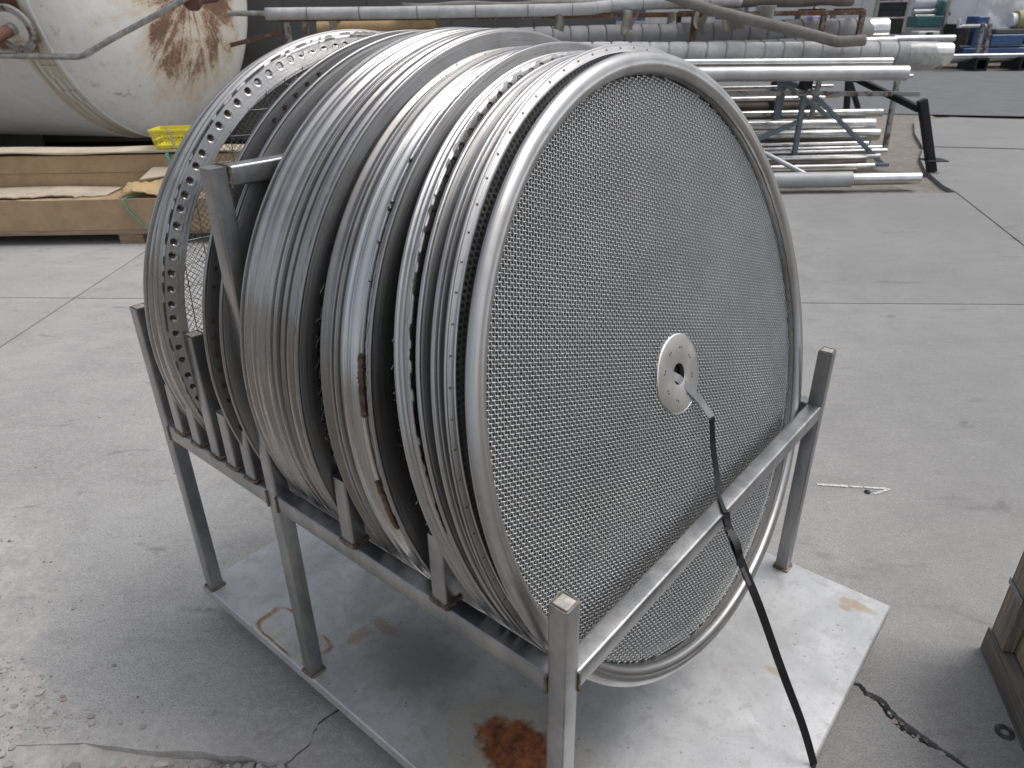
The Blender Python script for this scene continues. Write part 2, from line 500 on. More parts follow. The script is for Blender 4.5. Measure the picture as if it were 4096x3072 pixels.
def rusty(name, paint, amount):
    n = NT(name)
    f = n.noise(n.obj, 9, 7, 0.7, 0.3)
    g = n.noise(n.obj, 40, 5, 0.7)
    rust = n.mix(n.step(g, 0.35, 0.65), (0.075, 0.042, 0.028), (0.19, 0.10, 0.06))
    c = n.mix(n.step(f, amount - 0.06, amount + 0.06), rust, paint)
    n.bump(g, 0.4, 0.003)
    return n.set(color=c, rough=0.7, spec=0.3)


M['steel_blue'] = rusty('steel_blue', (0.20, 0.245, 0.275), 0.36)
M['steel_rust'] = rusty('steel_rust', (0.25, 0.23, 0.20), 0.58)
M['steel_pale'] = rusty('steel_pale', (0.36, 0.36, 0.35), 0.46)
M['steel_black'] = rusty('steel_black', (0.022, 0.023, 0.027), 0.30)
M['galv'] = simple('galv', (0.40, 0.39, 0.37), 0.9, 0.32, 0.3, 18)
M['rusty_pipe'] = rusty('rusty_pipe', (0.15, 0.075, 0.06), 0.45)
M['yellow'] = simple('yellow', (0.70, 0.62, 0.055), 0.0, 0.42, 0.12, 6)
M['green_strap'] = simple('green_strap', (0.12, 0.50, 0.38), 0.0, 0.4, 0.15, 20)
M['dark_grey'] = simple('dark_grey', (0.115, 0.113, 0.11), 0.0, 0.6, 0.2, 0.7)
M['wall_pale'] = simple('wall_pale', (0.58, 0.59, 0.61), 0.0, 0.6, 0.08, 1.5)
M['tarp'] = simple('tarp', (0.78, 0.80, 0.83), 0.0, 0.45, 0.06, 2, 0.5)
M['blue'] = simple('blue', (0.055, 0.115, 0.26), 0.0, 0.45, 0.2, 8)
M['teal'] = simple('teal', (0.05, 0.16, 0.16), 0.0, 0.45, 0.2, 6)
M['black'] = simple('black', (0.014, 0.014, 0.015), 0.0, 0.5, 0.3, 5)
M['olive'] = simple('olive', (0.34, 0.33, 0.16), 0.0, 0.7, 0.2, 8)
M['glass'] = simple('glass', (0.10, 0.16, 0.24), 0.0, 0.12, 0.2, 2)
M['skin'] = simple('skin', (0.46, 0.27, 0.19), 0.0, 0.55, 0.08, 12)
M['cloth_blue'] = simple('cloth_blue', (0.035, 0.085, 0.36), 0.0, 0.85, 0.15, 25)
M['cloth_dark'] = simple('cloth_dark', (0.06, 0.06, 0.07), 0.0, 0.85, 0.2, 25)
M['hair'] = simple('hair', (0.035, 0.025, 0.018), 0.0, 0.6, 0.3, 60)
M['chalk'] = simple('chalk', (0.62, 0.62, 0.60), 0.0, 0.9, 0.15, 60)


# ------------------------------------------------------------------ mesh helpers
def link_mesh(name, V, F, mat, parent=None, sharp=35.0, smooth=True):
    me = bpy.data.meshes.new(name)
    if isinstance(F, np.ndarray):
        V = np.asarray(V, np.float32)
        nf, k = F.shape
        me.vertices.add(len(V))
        me.vertices.foreach_set('co', V.ravel())
        me.loops.add(nf * k)
        me.loops.foreach_set('vertex_index', F.astype(np.int32).ravel())
        me.polygons.add(nf)
        me.polygons.foreach_set('loop_start', np.arange(0, nf * k, k, dtype=np.int32))
        me.update(calc_edges=True)
        me.validate()
    else:
        me.from_pydata([tuple(map(float, v)) for v in V], [], F)
        me.update()
    if smooth:
        me.shade_smooth()
        if sharp:
            me.set_sharp_from_angle(angle=math.radians(sharp))
    me.materials.append(M[mat] if isinstance(mat, str) else mat)
    o = bpy.data.objects.new(name, me)
    COL.objects.link(o)
    if parent:
        o.parent = parent
    return o


class MB:
    def __init__(self):
        self.V, self.F = [], []

    def add(self, V, F):
        k = len(self.V)
        self.V += [tuple(map(float, v)) for v in V]
        self.F += [tuple(i + k for i in f) for f in F]
        return self

    def box(self, x0, x1, y0, y1, z0, z1, b=0.0):
        """box with chamfered vertical and horizontal edges"""
        if b <= 0:
            V = [(x, y, z) for x in (x0, x1) for y in (y0, y1) for z in (z0, z1)]
            return self.add(V, [(0, 1, 3, 2), (4, 6, 7, 5), (0, 4, 5, 1), (2, 3, 7, 6), (0, 2, 6, 4), (1, 5, 7, 3)])
        R = [(x0 + b, y0), (x1 - b, y0), (x1, y0 + b), (x1, y1 - b), (x1 - b, y1), (x0 + b, y1), (x0, y1 - b), (x0, y0 + b)]
        cx, cy = (x0 + x1) / 2, (y0 + y1) / 2

        def ins(p):
            return (min(max(p[0], x0 + b), x1 - b), min(max(p[1], y0 + b), y1 - b))
        V = [(*ins(p), z0) for p in R] + [(*p, z0 + b) for p in R] + [(*p, z1 - b) for p in R] + [(*ins(p), z1) for p in R]
        F = []
        for l in range(3):
            for i in range(8):
                j = (i + 1) % 8
                F.append((l * 8 + i, l * 8 + j, l * 8 + 8 + j, l * 8 + 8 + i))
        F.append(tuple(range(7, -1, -1)))
        F.append(tuple(range(24, 32)))
        return self.add(V, F)

    def sweep(self, pts, sec, side=None, cap=True, closed_sec=True):
        """sweep a 2-D section along points; side = hint for the section's first axis"""
        P = [Vector(p) for p in pts]
        V, n = [], len(sec)
        last = Vector(side) if side else None
        for i, p in enumerate(P):
            t = (P[min(i + 1, len(P) - 1)] - P[max(i - 1, 0)]).normalized()
            s = last or (Vector((0, 0, 1)) if abs(t.z) < 0.9 else Vector((1, 0, 0)))
            s = (s - t * s.dot(t)).normalized()
            last = s
            u = t.cross(s)
            V += [p + s * a + u * b for a, b in sec]
        F = []
        for i in range(len(P) - 1):
            for j in range(n if closed_sec else n - 1):
                k = (j + 1) % n
                F.append((i * n + j, i * n + k, (i + 1) * n + k, (i + 1) * n + j))
        if cap and closed_sec:
            F.append(tuple(range(n - 1, -1, -1)))
            F.append(tuple((len(P) - 1) * n + j for j in range(n)))
        return self.add(V, F)

    def tube(self, pts, r, n=12):
        return self.sweep(pts, [(r * math.cos(2 * PI * k / n), r * math.sin(2 * PI * k / n)) for k in range(n)])

    def sqtube(self, p0, p1, w, h=None, rad=0.005, side=None):
        h = h or w
        sec = []
        for sx, sy, a0 in ((1, 1, 0), (-1, 1, 90), (-1, -1, 180), (1, -1, 270)):
            for k in range(4):
                a = math.radians(a0 + 30 * k)
                sec.append((sx * (w / 2 - rad) + rad * math.cos(a), sy * (h / 2 - rad) + rad * math.sin(a)))
        return self.sweep([p0, p1], sec, side)

    def build(self, name, mat, parent=None, sharp=35.0, smooth=True):
        return link_mesh(name, self.V, self.F, mat, parent, sharp, smooth)


def empty(name, loc=(0, 0, 0), rz=0.0):
    o = bpy.data.objects.new(name, None)
    o.empty_display_size = 0.1
    COL.objects.link(o)
    o.location = loc
    o.rotation_euler = (0, 0, rz)
    return o


def tag(o, label=None, cat=None, group=None, kind=None):
    if label:
        o['label'] = label
    if cat:
        o['category'] = cat
    if group:
        o['group'] = group
    if kind:
        o['kind'] = kind
    return o


def grid_faces(nu, nv, wrap_u=False):
    u = np.arange(nu if wrap_u else nu - 1)
    v = np.arange(nv - 1)
    U, Vv = np.meshgrid(u, v, indexing='ij')
    a = U * nv + Vv
    b = ((U + 1) % nu) * nv + Vv
    return np.stack((a, b, b + 1, a + 1), -1).reshape(-1, 4)


def lathe(name, prof, mat, parent, n=200, closed=True, jag=None, sharp=40):
    """revolve (x, r) points round the local X axis"""
    prof = np.array(prof, float)
    if closed:
        prof = np.vstack((prof, prof[:1]))
    th = np.arange(n) * 2 * PI / n
    X = np.repeat(prof[None, :, 0], n, 0)
    Rr = np.repeat(prof[None, :, 1], n, 0)
    if jag is not None:
        dx, dr = jag(th, prof)
        X = X + dx
        Rr = Rr + dr
    V = np.stack((X, Rr * np.cos(th)[:, None], Rr * np.sin(th)[:, None]), -1).reshape(-1, 3)
    return link_mesh(name, V, grid_faces(n, len(prof), True), mat, parent, sharp)


def soften(pts, b=0.0015):
    """chamfer each corner of a closed profile"""
    P = [np.array(p, float) for p in pts]
    out = []
    for i, p in enumerate(P):
        a, c = P[i - 1], P[(i + 1) % len(P)]
        for q in (a, c):
            d = q - p
            L = np.linalg.norm(d)
            k = min(b, L * 0.4)
            out.append(tuple(p + d / L * k))
    return out


def pert(pts, r, n=3):
    """round each corner (quadratic fillet)"""
    P = [np.array(p, float) for p in pts]
    out = []
    for i, p in enumerate(P):
        a, c = P[i - 1], P[(i + 1) % len(P)]
        A = p + (a - p) / np.linalg.norm(a - p) * min(r, np.linalg.norm(a - p) * 0.45)
        C = p + (c - p) / np.linalg.norm(c - p) * min(r, np.linalg.norm(c - p) * 0.45)
        for k in range(n + 1):
            t = k / n
            out.append(tuple((1 - t) ** 2 * A + 2 * t * (1 - t) * p + t * t * C))
    return out


def woven(name, R, hole, pitch, wr, ang, x, mat, parent):
    """plain-woven wire cloth in the plane local x, clipped to a disc with a centre hole"""
    Vs, Fs, base = [], [], 0
    ca, sa = math.cos(ang), math.sin(ang)
    N = int(R / pitch)
    sec = [(math.cos(PI / 4 + k * PI / 2), math.sin(PI / 4 + k * PI / 2)) for k in range(4)]
    for fam in (0, 1):
        for i in range(-N, N + 1):
            o = i * pitch
            L = math.sqrt(max(R * R - o * o, 0))
            K = int(L / pitch)
            if K < 1:
                continue
            k = np.arange(-K, K + 1)
            s = np.stack((k * pitch - 0.24 * pitch, k * pitch + 0.24 * pitch), 1).ravel()
            sg = np.where((k + i + fam) % 2 == 0, 1.0, -1.0)
            h = np.repeat(sg * wr * 0.95, 2)
            s += rng.normal(0, pitch * 0.006, len(s))
            oo = o + rng.normal(0, pitch * 0.010) + rng.normal(0, pitch * 0.006, len(s))
            runs = [np.ones(len(s), bool)]
            if abs(o) < hole:
                c = math.sqrt(hole * hole - o * o)
                runs = [s < -c, s > c]
            for m_ in runs:
                if m_.sum() < 2:
                    continue
                ss, hh = s[m_], h[m_]
                of = oo[m_] if isinstance(oo, np.ndarray) else oo
                p, q = (ss, of) if fam == 0 else (of, ss)
                if np.isscalar(q) or np.isscalar(p):
                    p = np.broadcast_to(p, ss.shape)
                    q = np.broadcast_to(q, ss.shape)
                n_ = len(ss)
                ring = []
                for a, b in sec:
                    du = wr * a
                    if fam == 0:
                        P2, Q2 = p, q + du
                    else:
                        P2, Q2 = p + du, q
                    ring.append(np.stack((x + hh + wr * b, P2 * ca - Q2 * sa, P2 * sa + Q2 * ca), -1))
                V = np.stack(ring, 1).reshape(-1, 3)
                ii = np.arange(n_ - 1)[:, None] * 4
                jj = np.arange(4)[None, :]
                F = np.stack((ii + jj, ii + (jj + 1) % 4, ii + 4 + (jj + 1) % 4, ii + 4 + jj), -1).reshape(-1, 4) + base
                Vs.append(V)
                Fs.append(F)
                base += len(V)
    o = link_mesh(name, np.concatenate(Vs), np.concatenate(Fs), mat, parent, sharp=0)
    return tag(o, kind='stuff')


def straight_mesh(name, R, pitch, wr, ang, x, mat, parent, wav=0.0):
    """two crossed layers of wires"""
    Vs, Fs, base = [], [], 0
    for fam in (0, 1):
        a = ang + fam * PI / 2
        ca, sa = math.cos(a), math.sin(a)
        for i in range(-int(R / pitch), int(R / pitch) + 1):
            o = i * pitch
            L = math.sqrt(max(R * R - o * o, 1e-6))
            n_ = 2 if wav == 0 else max(3, int(L / pitch) * 2)
            s = np.linspace(-L, L, n_)
            off = o + (rng.normal(0, wav, n_) if wav else 0 * s)
            xx = x + (fam - 0.5) * 2 * wr + (rng.normal(0, wav, n_) if wav else 0 * s)
            ring = [np.stack((xx + wr * math.cos(q), s * ca - (off + wr * math.sin(q)) * sa, s * sa + (off + wr * math.sin(q)) * ca), -1)
                    for q in (0, 2 * PI / 3, 4 * PI / 3)]
            V = np.stack(ring, 1).reshape(-1, 3)
            ii = np.arange(n_ - 1)[:, None] * 3
            jj = np.arange(3)[None, :]
            Fs.append(np.stack((ii + jj, ii + (jj + 1) % 3, ii + 3 + (jj + 1) % 3, ii + 3 + jj), -1).reshape(-1, 4) + base)
            Vs.append(V)
            base += len(V)
    return tag(link_mesh(name, np.concatenate(Vs), np.concatenate(Fs), mat, parent, sharp=0), kind='stuff')


def perforated(name, r0, r1, pitch, hole, x, mat, parent):
    """sheet with staggered round holes, laid out ring by ring"""
    V, F = [], []
    rr = r0
    row = 0
    while rr + pitch * 0.9 <= r1:
        rm = rr + pitch * 0.45
        n_ = int(2 * PI * rm / pitch)
        for k in range(n_):
            a0 = (k + 0.5 * (row % 2)) * 2 * PI / n_
            da = 2 * PI / n_
            b = len(V)
            outer = [(0, 0), (0.5, 0), (1, 0), (1, 0.5), (1, 1), (0.5, 1), (0, 1), (0, 0.5)]
            for u, v in outer:
                a, q = a0 + u * da, rr + v * pitch * 0.9
                V.append((x, q * math.cos(a), q * math.sin(a)))
            am, qm = a0 + da / 2, rm
            for u, v in outer:
                w_ = math.atan2(v - 0.5, u - 0.5)
                a, q = am + hole * math.cos(w_) / qm, qm + hole * math.sin(w_)
                V.append((x, q * math.cos(a), q * math.sin(a)))
            for i in range(8):
                j = (i + 1) % 8
                F.append((b + i, b + j, b + 8 + j, b + 8 + i))
        rr += pitch * 0.9
        row += 1
    return tag(link_mesh(name, np.array(V), np.array(F), mat, parent, sharp=0, smooth=False), kind='stuff')


def dimpled(name, x, r_out, r_in, count, rad, depth, mat, parent, ph=0.0, rc=0.45, cone=0.016):
    """flat flange facing +X with a row of pressed spot-weld dimples, scorch and shade painted in"""
    per = 12
    nu, nv = count * per, 17
    th = np.arange(nu) * 2 * PI / nu
    Rv = np.linspace(r_out, r_in, nv)
    TH, RR = np.meshgrid(th, Rv, indexing='ij')
    cell = 2 * PI / count
    rm = r_out + (r_in - r_out) * rc
    jit = rng.normal(0, 0.05 * cell, count)[((TH - ph + cell / 2) // cell).astype(int) % count]
    d_t = ((TH - ph + cell / 2) % cell - cell / 2 - jit) * rm
    d = np.sqrt(d_t ** 2 + (RR - rm) ** 2) / rad
    X = x - depth * np.clip(1 - d ** 2, 0, 1) ** 0.7 + depth * 0.10 * np.exp(-((d - 1.2) / 0.25) ** 2)
    X = X + cone * (r_out - RR) / (r_out - r_in) + 0.0006 * np.sin(TH * 23) + rng.normal(0, 0.00008, X.shape)
    V = np.stack((X, RR * np.cos(TH), RR * np.sin(TH)), -1).reshape(-1, 3)
    Fq = grid_faces(nu, nv, True)
    o = link_mesh(name, V, Fq, mat, parent, sharp=0)
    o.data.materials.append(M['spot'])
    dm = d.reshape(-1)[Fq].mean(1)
    o.data.polygons.foreach_set('material_index', (dm < 0.93).astype(np.int32))  # burn colour carried up the slopes, painting the shade of the bowls
    return o


def disc(name, R, x, mat, parent, n=96):
    V = [(x, 0, 0)] + [(x, R * math.cos(2 * PI * k / n), R * math.sin(2 * PI * k / n)) for k in range(n)]
    F = [(0, 1 + k, 1 + (k + 1) % n) for k in range(n)]
    return link_mesh(name, V, F, mat, parent, smooth=False)


def ragged(name, x, r, mat, parent, amp=0.004, w=0.003):
    """torn cloth edge standing out of a seam all round the hoop"""
    def jag(th, prof):
        j = rng.normal(0, 1, (len(th), 1))
        j2 = rng.normal(0, 1, (len(th), 1))
        wt = np.array([0, 1, 1, 0, 0])[None, :len(prof)]
        return j2 * amp * 0.6 * wt, j * amp * wt
    return lathe(name, [(x, r), (x + w * 0.4, r + 0.004), (x + w, r + 0.0035), (x + w * 1.3, r - 0.002)], mat, parent, 620, True, jag, 60)


# ------------------------------------------------------------------ the setting: ground
def sheet(name, poly, z, mat, thick=0.0, parent=None):
    n = len(poly)
    V = [(x, y, z) for x, y in poly]
    F = [tuple(range(n))]
    if thick:
        V += [(x, y, z - thick) for x, y in poly]
        F += [(i, i + n, (i + 1) % n + n, (i + 1) % n) for i in range(n)]
    return link_mesh(name, V, F, mat, parent, smooth=False)


tag(sheet('terrain', [(-200, -60), (200, -60), (200, 300), (-200, 300)], -0.07, 'earth'), kind='structure')
tag(sheet('asphalt_road', [(2.0, 15.1), (60, -2.3), (60, 9.5), (2.0, 26.2)], -0.03, 'asphalt'), kind='structure')
tag(sheet('soil_strip', [(-4, 7.33), (4.75, 7.33), (5.3, 8.3), (6.9, 11.2), (7.6, 13.6), (3.0, 15.0), (-4, 15.0)], -0.045, 'soil'), kind='structure')
yard = tag(empty('concrete_yard'), kind='structure')


def jl(x):
    return 4.42 - 0.062 * x


crack = [(-0.585, 1.172), (-0.545, 1.225), (-0.53, 1.29), (-0.47, 1.35), (-0.30, 1.42), (0.1, 1.46), (0.5, 1.47), (0.80, 1.45)]
crk_px = [(1858, 1475), (1872, 1490), (1905, 1508), (1935, 1540), (1960, 1562), (1992, 1585), (2030, 1612), (2062, 1634), (2095, 1659)]
crack += [tuple(gz(*p)[:2]) for p in crk_px] + [(1.21, 1.0), (1.45, 0.72), (2.4, 0.2)]


def wob(line, amp, sub=5):
    out = []
    for a, b in zip(line[:-1], line[1:]):
        for k in range(sub):
            t = k / sub
            q = min(amp, 0.16 * math.dist(a, b) / sub)
            out.append((a[0] + (b[0] - a[0]) * t + random.gauss(0, q), a[1] + (b[1] - a[1]) * t + random.gauss(0, q)))
    return out + [line[-1]]


crackw = wob(crack, 0.005, 4)
G_ = 0.005


def gapw(x):
    return 0.016 * math.exp(-((x - 1.03) / 0.05) ** 2) + 0.003 * math.sin(x * 160) ** 2


slabs = [
    [(-2.962, jl(-2.96) - G_), (-2.962, 1.20), (-1.15, 1.235)] + wob([(-1.15, 1.235), (-0.88, 1.205), (-0.585, 1.178)], 0.004) + crackw +
    [(4.6, 0.2), (4.6, jl(4.6) - G_)],
    [(x - (0.006 + gapw(x)) * (x > 0.6), y - (0.008 + gapw(x))) for i, (x, y) in enumerate(crackw)] + [(2.4, -2.5), (0.25, -2.5)] +
    wob([(0.25, 0.75), (0.1, 1.02), (-0.2, 1.13), (-0.54, 1.145)], 0.006),
    [(-2.978, jl(-2.98) - G_), (-9, jl(-9) - G_), (-9, 1.6), (-2.978, 1.2)],
    [(-2.978, jl(-2.98) + G_), (-2.978, 8.4), (-9, 8.9), (-9, jl(-9) + G_)],
    [(-2.962, jl(-2.96) + G_), (3.70, jl(3.7) + G_), (4.536, 7.30), (-2.962, 7.36)],
    [(3.715, jl(3.7) + G_), (9.0, jl(9) + G_), (9.0, 9.05), (5.60, 9.98), (5.15, 9.2), (4.83, 8.45), (4.60, 7.65), (4.551, 7.30)],
    [(5.62, 10.05), (9.0, 9.12), (9.0, 12.2), (7.55, 12.85), (6.7, 12.4), (6.1, 11.2)],
    [(9.02, jl(9) + G_), (22, 3.0), (22, 8.3), (9.02, 12.15)],
]
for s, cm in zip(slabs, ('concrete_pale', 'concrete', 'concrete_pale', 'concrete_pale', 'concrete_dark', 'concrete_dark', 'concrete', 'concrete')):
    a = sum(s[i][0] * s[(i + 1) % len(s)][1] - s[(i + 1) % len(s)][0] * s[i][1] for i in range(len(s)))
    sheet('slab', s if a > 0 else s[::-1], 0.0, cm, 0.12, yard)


# drifted dirt and grit over the broken slab edge
def vnoise(x, y, f, seed):
    r = np.random.default_rng(seed)
    T = r.random((64, 64))
    u, v = x * f, y * f
    i, j = np.floor(u).astype(int), np.floor(v).astype(int)
    a, b = u - i, v - j
    a, b = a * a * (3 - 2 * a), b * b * (3 - 2 * b)
    g = lambda p, q: T[p % 64, q % 64]
    return (g(i, j) * (1 - a) + g(i + 1, j) * a) * (1 - b) + (g(i, j + 1) * (1 - a) + g(i + 1, j + 1) * a) * b


def fbm(x, y, f, seed, o=4):
    return sum(vnoise(x, y, f * 2 ** k, seed + k) / 2 ** k for k in range(o)) / 2


def dirt_h(x, y):
    """height of the dirt over the slabs"""
    # signed distance-like field: positive on the dirt side
    left = -1.66 - 0.62 * (y - 1.55) - x + 0.25 * np.exp(-((y - 1.32) / 0.16) ** 2)
    front = 1.172 - 0.05 * (x + 0.6) - y
    front = np.where(x > 0.12, -0.3 - (x - 0.12), front)
    far = np.clip((y - 2.1) * 0.8, 0, 1)
    a = left * 0.06 - far * 0.05
    b = np.where(front > 0, -0.016 + 0.02 * np.clip(front, 0, 0.5), -0.2)
    h = np.maximum(np.clip(a, -0.2, 0.022), b)
    n = fbm(x, y, 7, 3) - 0.5
    n2 = fbm(x, y, 45, 11) - 0.5
    return h + n * 0.034 + n2 * 0.012


nx, ny = 330, 190
gx, gyv = np.meshgrid(np.linspace(-3.6, 0.75, nx), np.linspace(0.35, 2.6, ny), indexing='ij')
hz = dirt_h(gx, gyv)
tag(link_mesh('dirt_drift', np.stack((gx, gyv, hz), -1).reshape(-1, 3), grid_faces(nx, ny), 'dirt', sharp=0), kind='structure')


def rock(seed, n=0):
    r = np.random.default_rng(seed)
    import bmesh
    bm = bmesh.new()
    bmesh.ops.create_icosphere(bm, subdivisions=1 if n == 0 else 2, radius=1.0)
    sc = r.uniform(0.6, 1.1, 3) * np.array((1, 1, 0.62))
    V = np.array([v.co[:] for v in bm.verts])
    V = V * (1 + r.normal(0, 0.10, (len(V), 1))) * sc
    F = np.array([[v.index for v in f.verts] for f in bm.faces])
    bm.free()
    return V, F


ROCKS = [rock(100 + i) for i in range(14)]


def gravel(name, pts, parent=None):
    Vs, Fs, tones, base = [], [], [], 0
    for (x, y, z, s) in pts:
        V, F = ROCKS[random.randrange(len(ROCKS))]
        a = random.uniform(0, 2 * PI)
        c, q = math.cos(a), math.sin(a)
        W = V * s
        W = np.stack((W[:, 0] * c - W[:, 1] * q + x, W[:, 0] * q + W[:, 1] * c + y, W[:, 2] + z + s * 0.25), -1)
        Vs.append(W)
        Fs.append(F + base)
        tones.append(np.full(len(V), random.random()))
        base += len(V)
    o = link_mesh(name, np.concatenate(Vs), np.concatenate(Fs), 'stone', parent, sharp=30)
    at = o.data.attributes.new('tone', 'FLOAT', 'POINT')
    at.data.foreach_set('value', np.concatenate(tones).astype(np.float32))
    return o


cx_, cy_ = rng.uniform(-2.6, 0.3, 90000), rng.uniform(0.75, 2.3, 90000)
ch_ = dirt_h(cx_, cy_)
near_ = (cy_ < 1.18) & (cx_ > -1.2)
pr_ = np.where(ch_ > -0.02, 0.55, 0.0) * (0.35 + 0.65 * np.exp(-np.abs(ch_) / 0.010))
pr_ = np.where(near_, np.where(ch_ > -0.06, 0.9, 0.0), np.where(ch_ < -0.004, pr_ * 0.10, pr_))
ok_ = np.nonzero(rng.random(90000) < pr_)[0][:11000]
sz_ = np.minimum(0.013, 0.0018 * np.exp(np.abs(rng.normal(0, 0.72, len(ok_)))))
pts = []
for q, sz in zip(ok_, sz_):
    big_ = bool(near_[q])
    pts.append((cx_[q], cy_[q], max(ch_[q], -0.09 if big_ else 0.0), min(0.020, sz * 1.7) if big_ else sz))
tag(gravel('gravel', pts), 'loose grit and small stones strewn over the dirt and slab edge', 'gravel', kind='stuff')
pts = [(random.uniform(-2.9, 0.2), random.uniform(1.5, 4.3), 0, min(0.009, 0.0022 * math.exp(abs(random.gauss(0, 0.5))))) for _ in range(420)]
pts += [(random.uniform(1.0, 4.0), random.uniform(1.3, 6), 0, random.uniform(0.0015, 0.004)) for _ in range(110)]
tag(gravel('grit', pts), 'scattered grit lying on the bare concrete slabs', 'grit', kind='stuff')
pts = []
for (px, py) in [(1905, 1512), (1915, 1520), (1928, 1540), (1938, 1546), (1950, 1556), (1962, 1566), (1985, 1590), (2003, 1598), (2040, 1622), (1890, 1500)] * 3:
    p = gz(px + random.gauss(0, 6), py + random.gauss(0, 4), -0.012)
    pts.append((p[0], p[1], -0.016, random.uniform(0.004, 0.011)))
for t in range(60):
    q = random.choice(crackw[:60])
    pts.append((q[0] + random.gauss(0, 0.006), q[1] - 0.012 + random.gauss(0, 0.008), -0.02, random.uniform(0.002, 0.007)))
tag(gravel('crack_rubble', pts), 'crumbled stones wedged in the crack of the slab', 'rubble', kind='stuff')

# single things lying on the concrete
p = gz(2170, 1582)
wsh = lathe('washer', [(0, 0.010), (0.0022, 0.010), (0.0022, 0.0235), (0, 0.0235)], 'seal', None, 48)
wsh.location, wsh.rotation_euler = (p[0], p[1], 0.0), (0, -PI / 2, 0)
tag(wsh, 'flat steel washer lying on the concrete beside the wooden crate', 'washer')
p = gz(1874, 1064)
V, F = rock(55, 1)
st = link_mesh('pebble', V * 0.011, [tuple(map(int, f)) for f in F], 'black', sharp=30)
st.location = (p[0], p[1], 0.004)
tag(st, 'small black stone beside the white chalk arrow', 'stone')
mb = MB()
for a, b in (((1765, 1047), (1922, 1057)), ((1922, 1057), (1888, 1068))):
    A, B = gz(*a)[:2], gz(*b)[:2]
    n_ = 40
    for k in range(n_):
        if random.random() < 0.12:
            continue
        t0, t1 = k / n_, (k + 1) / n_
        d = (B - A) / np.linalg.norm(B - A)
        nn = np.array((-d[1], d[0])) * random.uniform(0.004, 0.008)
        q0, q1 = A + (B - A) * t0, A + (B - A) * t1
        mb.add([(*(q0 + nn), 0.003), (*(q0 - nn), 0.003), (*(q1 - nn), 0.003), (*(q1 + nn), 0.003)], [(0, 1, 2, 3)])
tag(mb.build('chalk_mark', 'chalk', smooth=False), 'white chalk arrow drawn on the concrete', 'chalk mark')

# ------------------------------------------------------------------ the rack
GZ = 0.13
RA = math.radians(90 - 130.4175)
RX, RY = 0.4562, -0.656
RM4 = Matrix.Rotation(RA, 4, 'Z') @ Matrix.Translation((-RX, -RY, GZ))
W, L, T = 1.2179, 1.3142, 0.0381
H, HB, HM, HR, XM = 0.7453, 0.9168, 1.3105, 0.5871, 0.8111
rack = empty('screen_rack')
rack.matrix_world = RM4
tag(rack, 'grey steel tube rack on a flat plate, holding a row of round screens', 'rack')
PX0, PX1, PY0, PY1 = -1.377, 0.291, -0.004, 1.233
pl = MB().box(PX0, PX1, PY0, PY1, -0.036, 0.0, 0.004).build('base_plate', 'plate', rack, 30)
for y in (0.16, 1.0):
    MB().box(PX0 + 0.1, PX1 - 0.12, y, y + 0.09, -GZ, -0.037).build('skid', 'wood_x', rack, smooth=False)


def post(x, y, h, z0=0.0, mat='tube', cap=True, weld=True, name='post'):
    """x, y = front-left corner of the tube in plan"""
    cx, cy = x - T / 2, y + T / 2
    o = MB().sqtube((cx, cy, z0), (cx, cy, z0 + h), T, side=(1, 0, 0)).build(name, mat, rack, 30)
    if cap:
        MB().box(cx - T * 0.36, cx + T * 0.36, cy - T * 0.36, cy + T * 0.36, z0 + h - 0.002, z0 + h + 0.0012, 0.001).build('cap', 'cap', o, 30)
        ring = [(cx + s * T * 0.40, cy + t * T * 0.40, z0 + h + 0.0005) for s, t in ((1, 1), (-1, 1), (-1, -1), (1, -1), (1, 1))]
        MB().tube(ring, 0.0017, 6).build('cap_weld', 'weld', o)
    if weld:
        e = T / 2
        mb = MB()
        q = [(cx + s * (e + 0.001), cy + t * (e + 0.001), z0 + 0.002) for s, t in ((1, 1), (-1, 1), (-1, -1), (1, -1), (1, 1))]
        P = []
        for a, b in zip(q[:-1], q[1:]):
            for k in range(9):
                P.append(tuple(a[i] + (b[i] - a[i]) * k / 9 + random.gauss(0, 0.0006) for i in range(3)))
        mb.tube(P + [q[-1]], 0.0048, 7)
        mb.build('weld', 'weld', o)
    return o


for y in (0.0, W - T):
    post(0.0, y, H)
    post(-L, y, HB)
    post(-XM, y, HM, cap=False)
    for x, h in ((-0.5353, 0.162), (-0.2684, 0.158), (-1.229, 0.14), (-1.1415, 0.15), (-1.050, 0.325), (-0.975, 0.15), (-0.8945, 0.14)):
        post(x, y, h, HR + 0.0005, cap=h > 0.3, name='divider')


def rail(p0, p1, side, name='rail'):
    return MB().sqtube(p0, p1, T, 0.0433 if name != 'crossbar' else T, side=side).build(name, 'tube', rack, 30)


zc_r = HR - 0.0433 / 2
for y in (T / 2, W - T / 2):
    for a, b in ((-0.0385, -XM + 0.0005), (-XM - T - 0.0005, -L + 0.0005)):
        rail((a, y, zc_r), (b, y, zc_r), (0, 1, 0))
rail((-T / 2, T + 0.0005, zc_r), (-T / 2, W - T - 0.0005, zc_r), (1, 0, 0))
rail((-L - T / 2, T + 0.0005, zc_r), (-L - T / 2, W - T - 0.0005, zc_r), (1, 0, 0))
rail((-XM - T / 2, T + 0.0005, HM - T / 2), (-XM - T / 2, W - T - 0.0005, HM - T / 2), (1, 0, 0), 'crossbar')
for (x, y, z, dx) in ((-0.039, 0.0, HR, 0), (-XM + 0.001, 0.0, HR, 0), (-L + 0.001, 0.0, HR, 0), (-XM - T, 0, HR, 0)):
    P = [(x + random.gauss(0, 0.0006), y - 0.001, z - 0.043 * k / 7) for k in range(8)]
    MB().tube(P, 0.0032, 6).build('weld', 'weld', rack)
P = [(0.0008, T + 0.001, HR - 0.043 * k / 7) for k in range(8)]
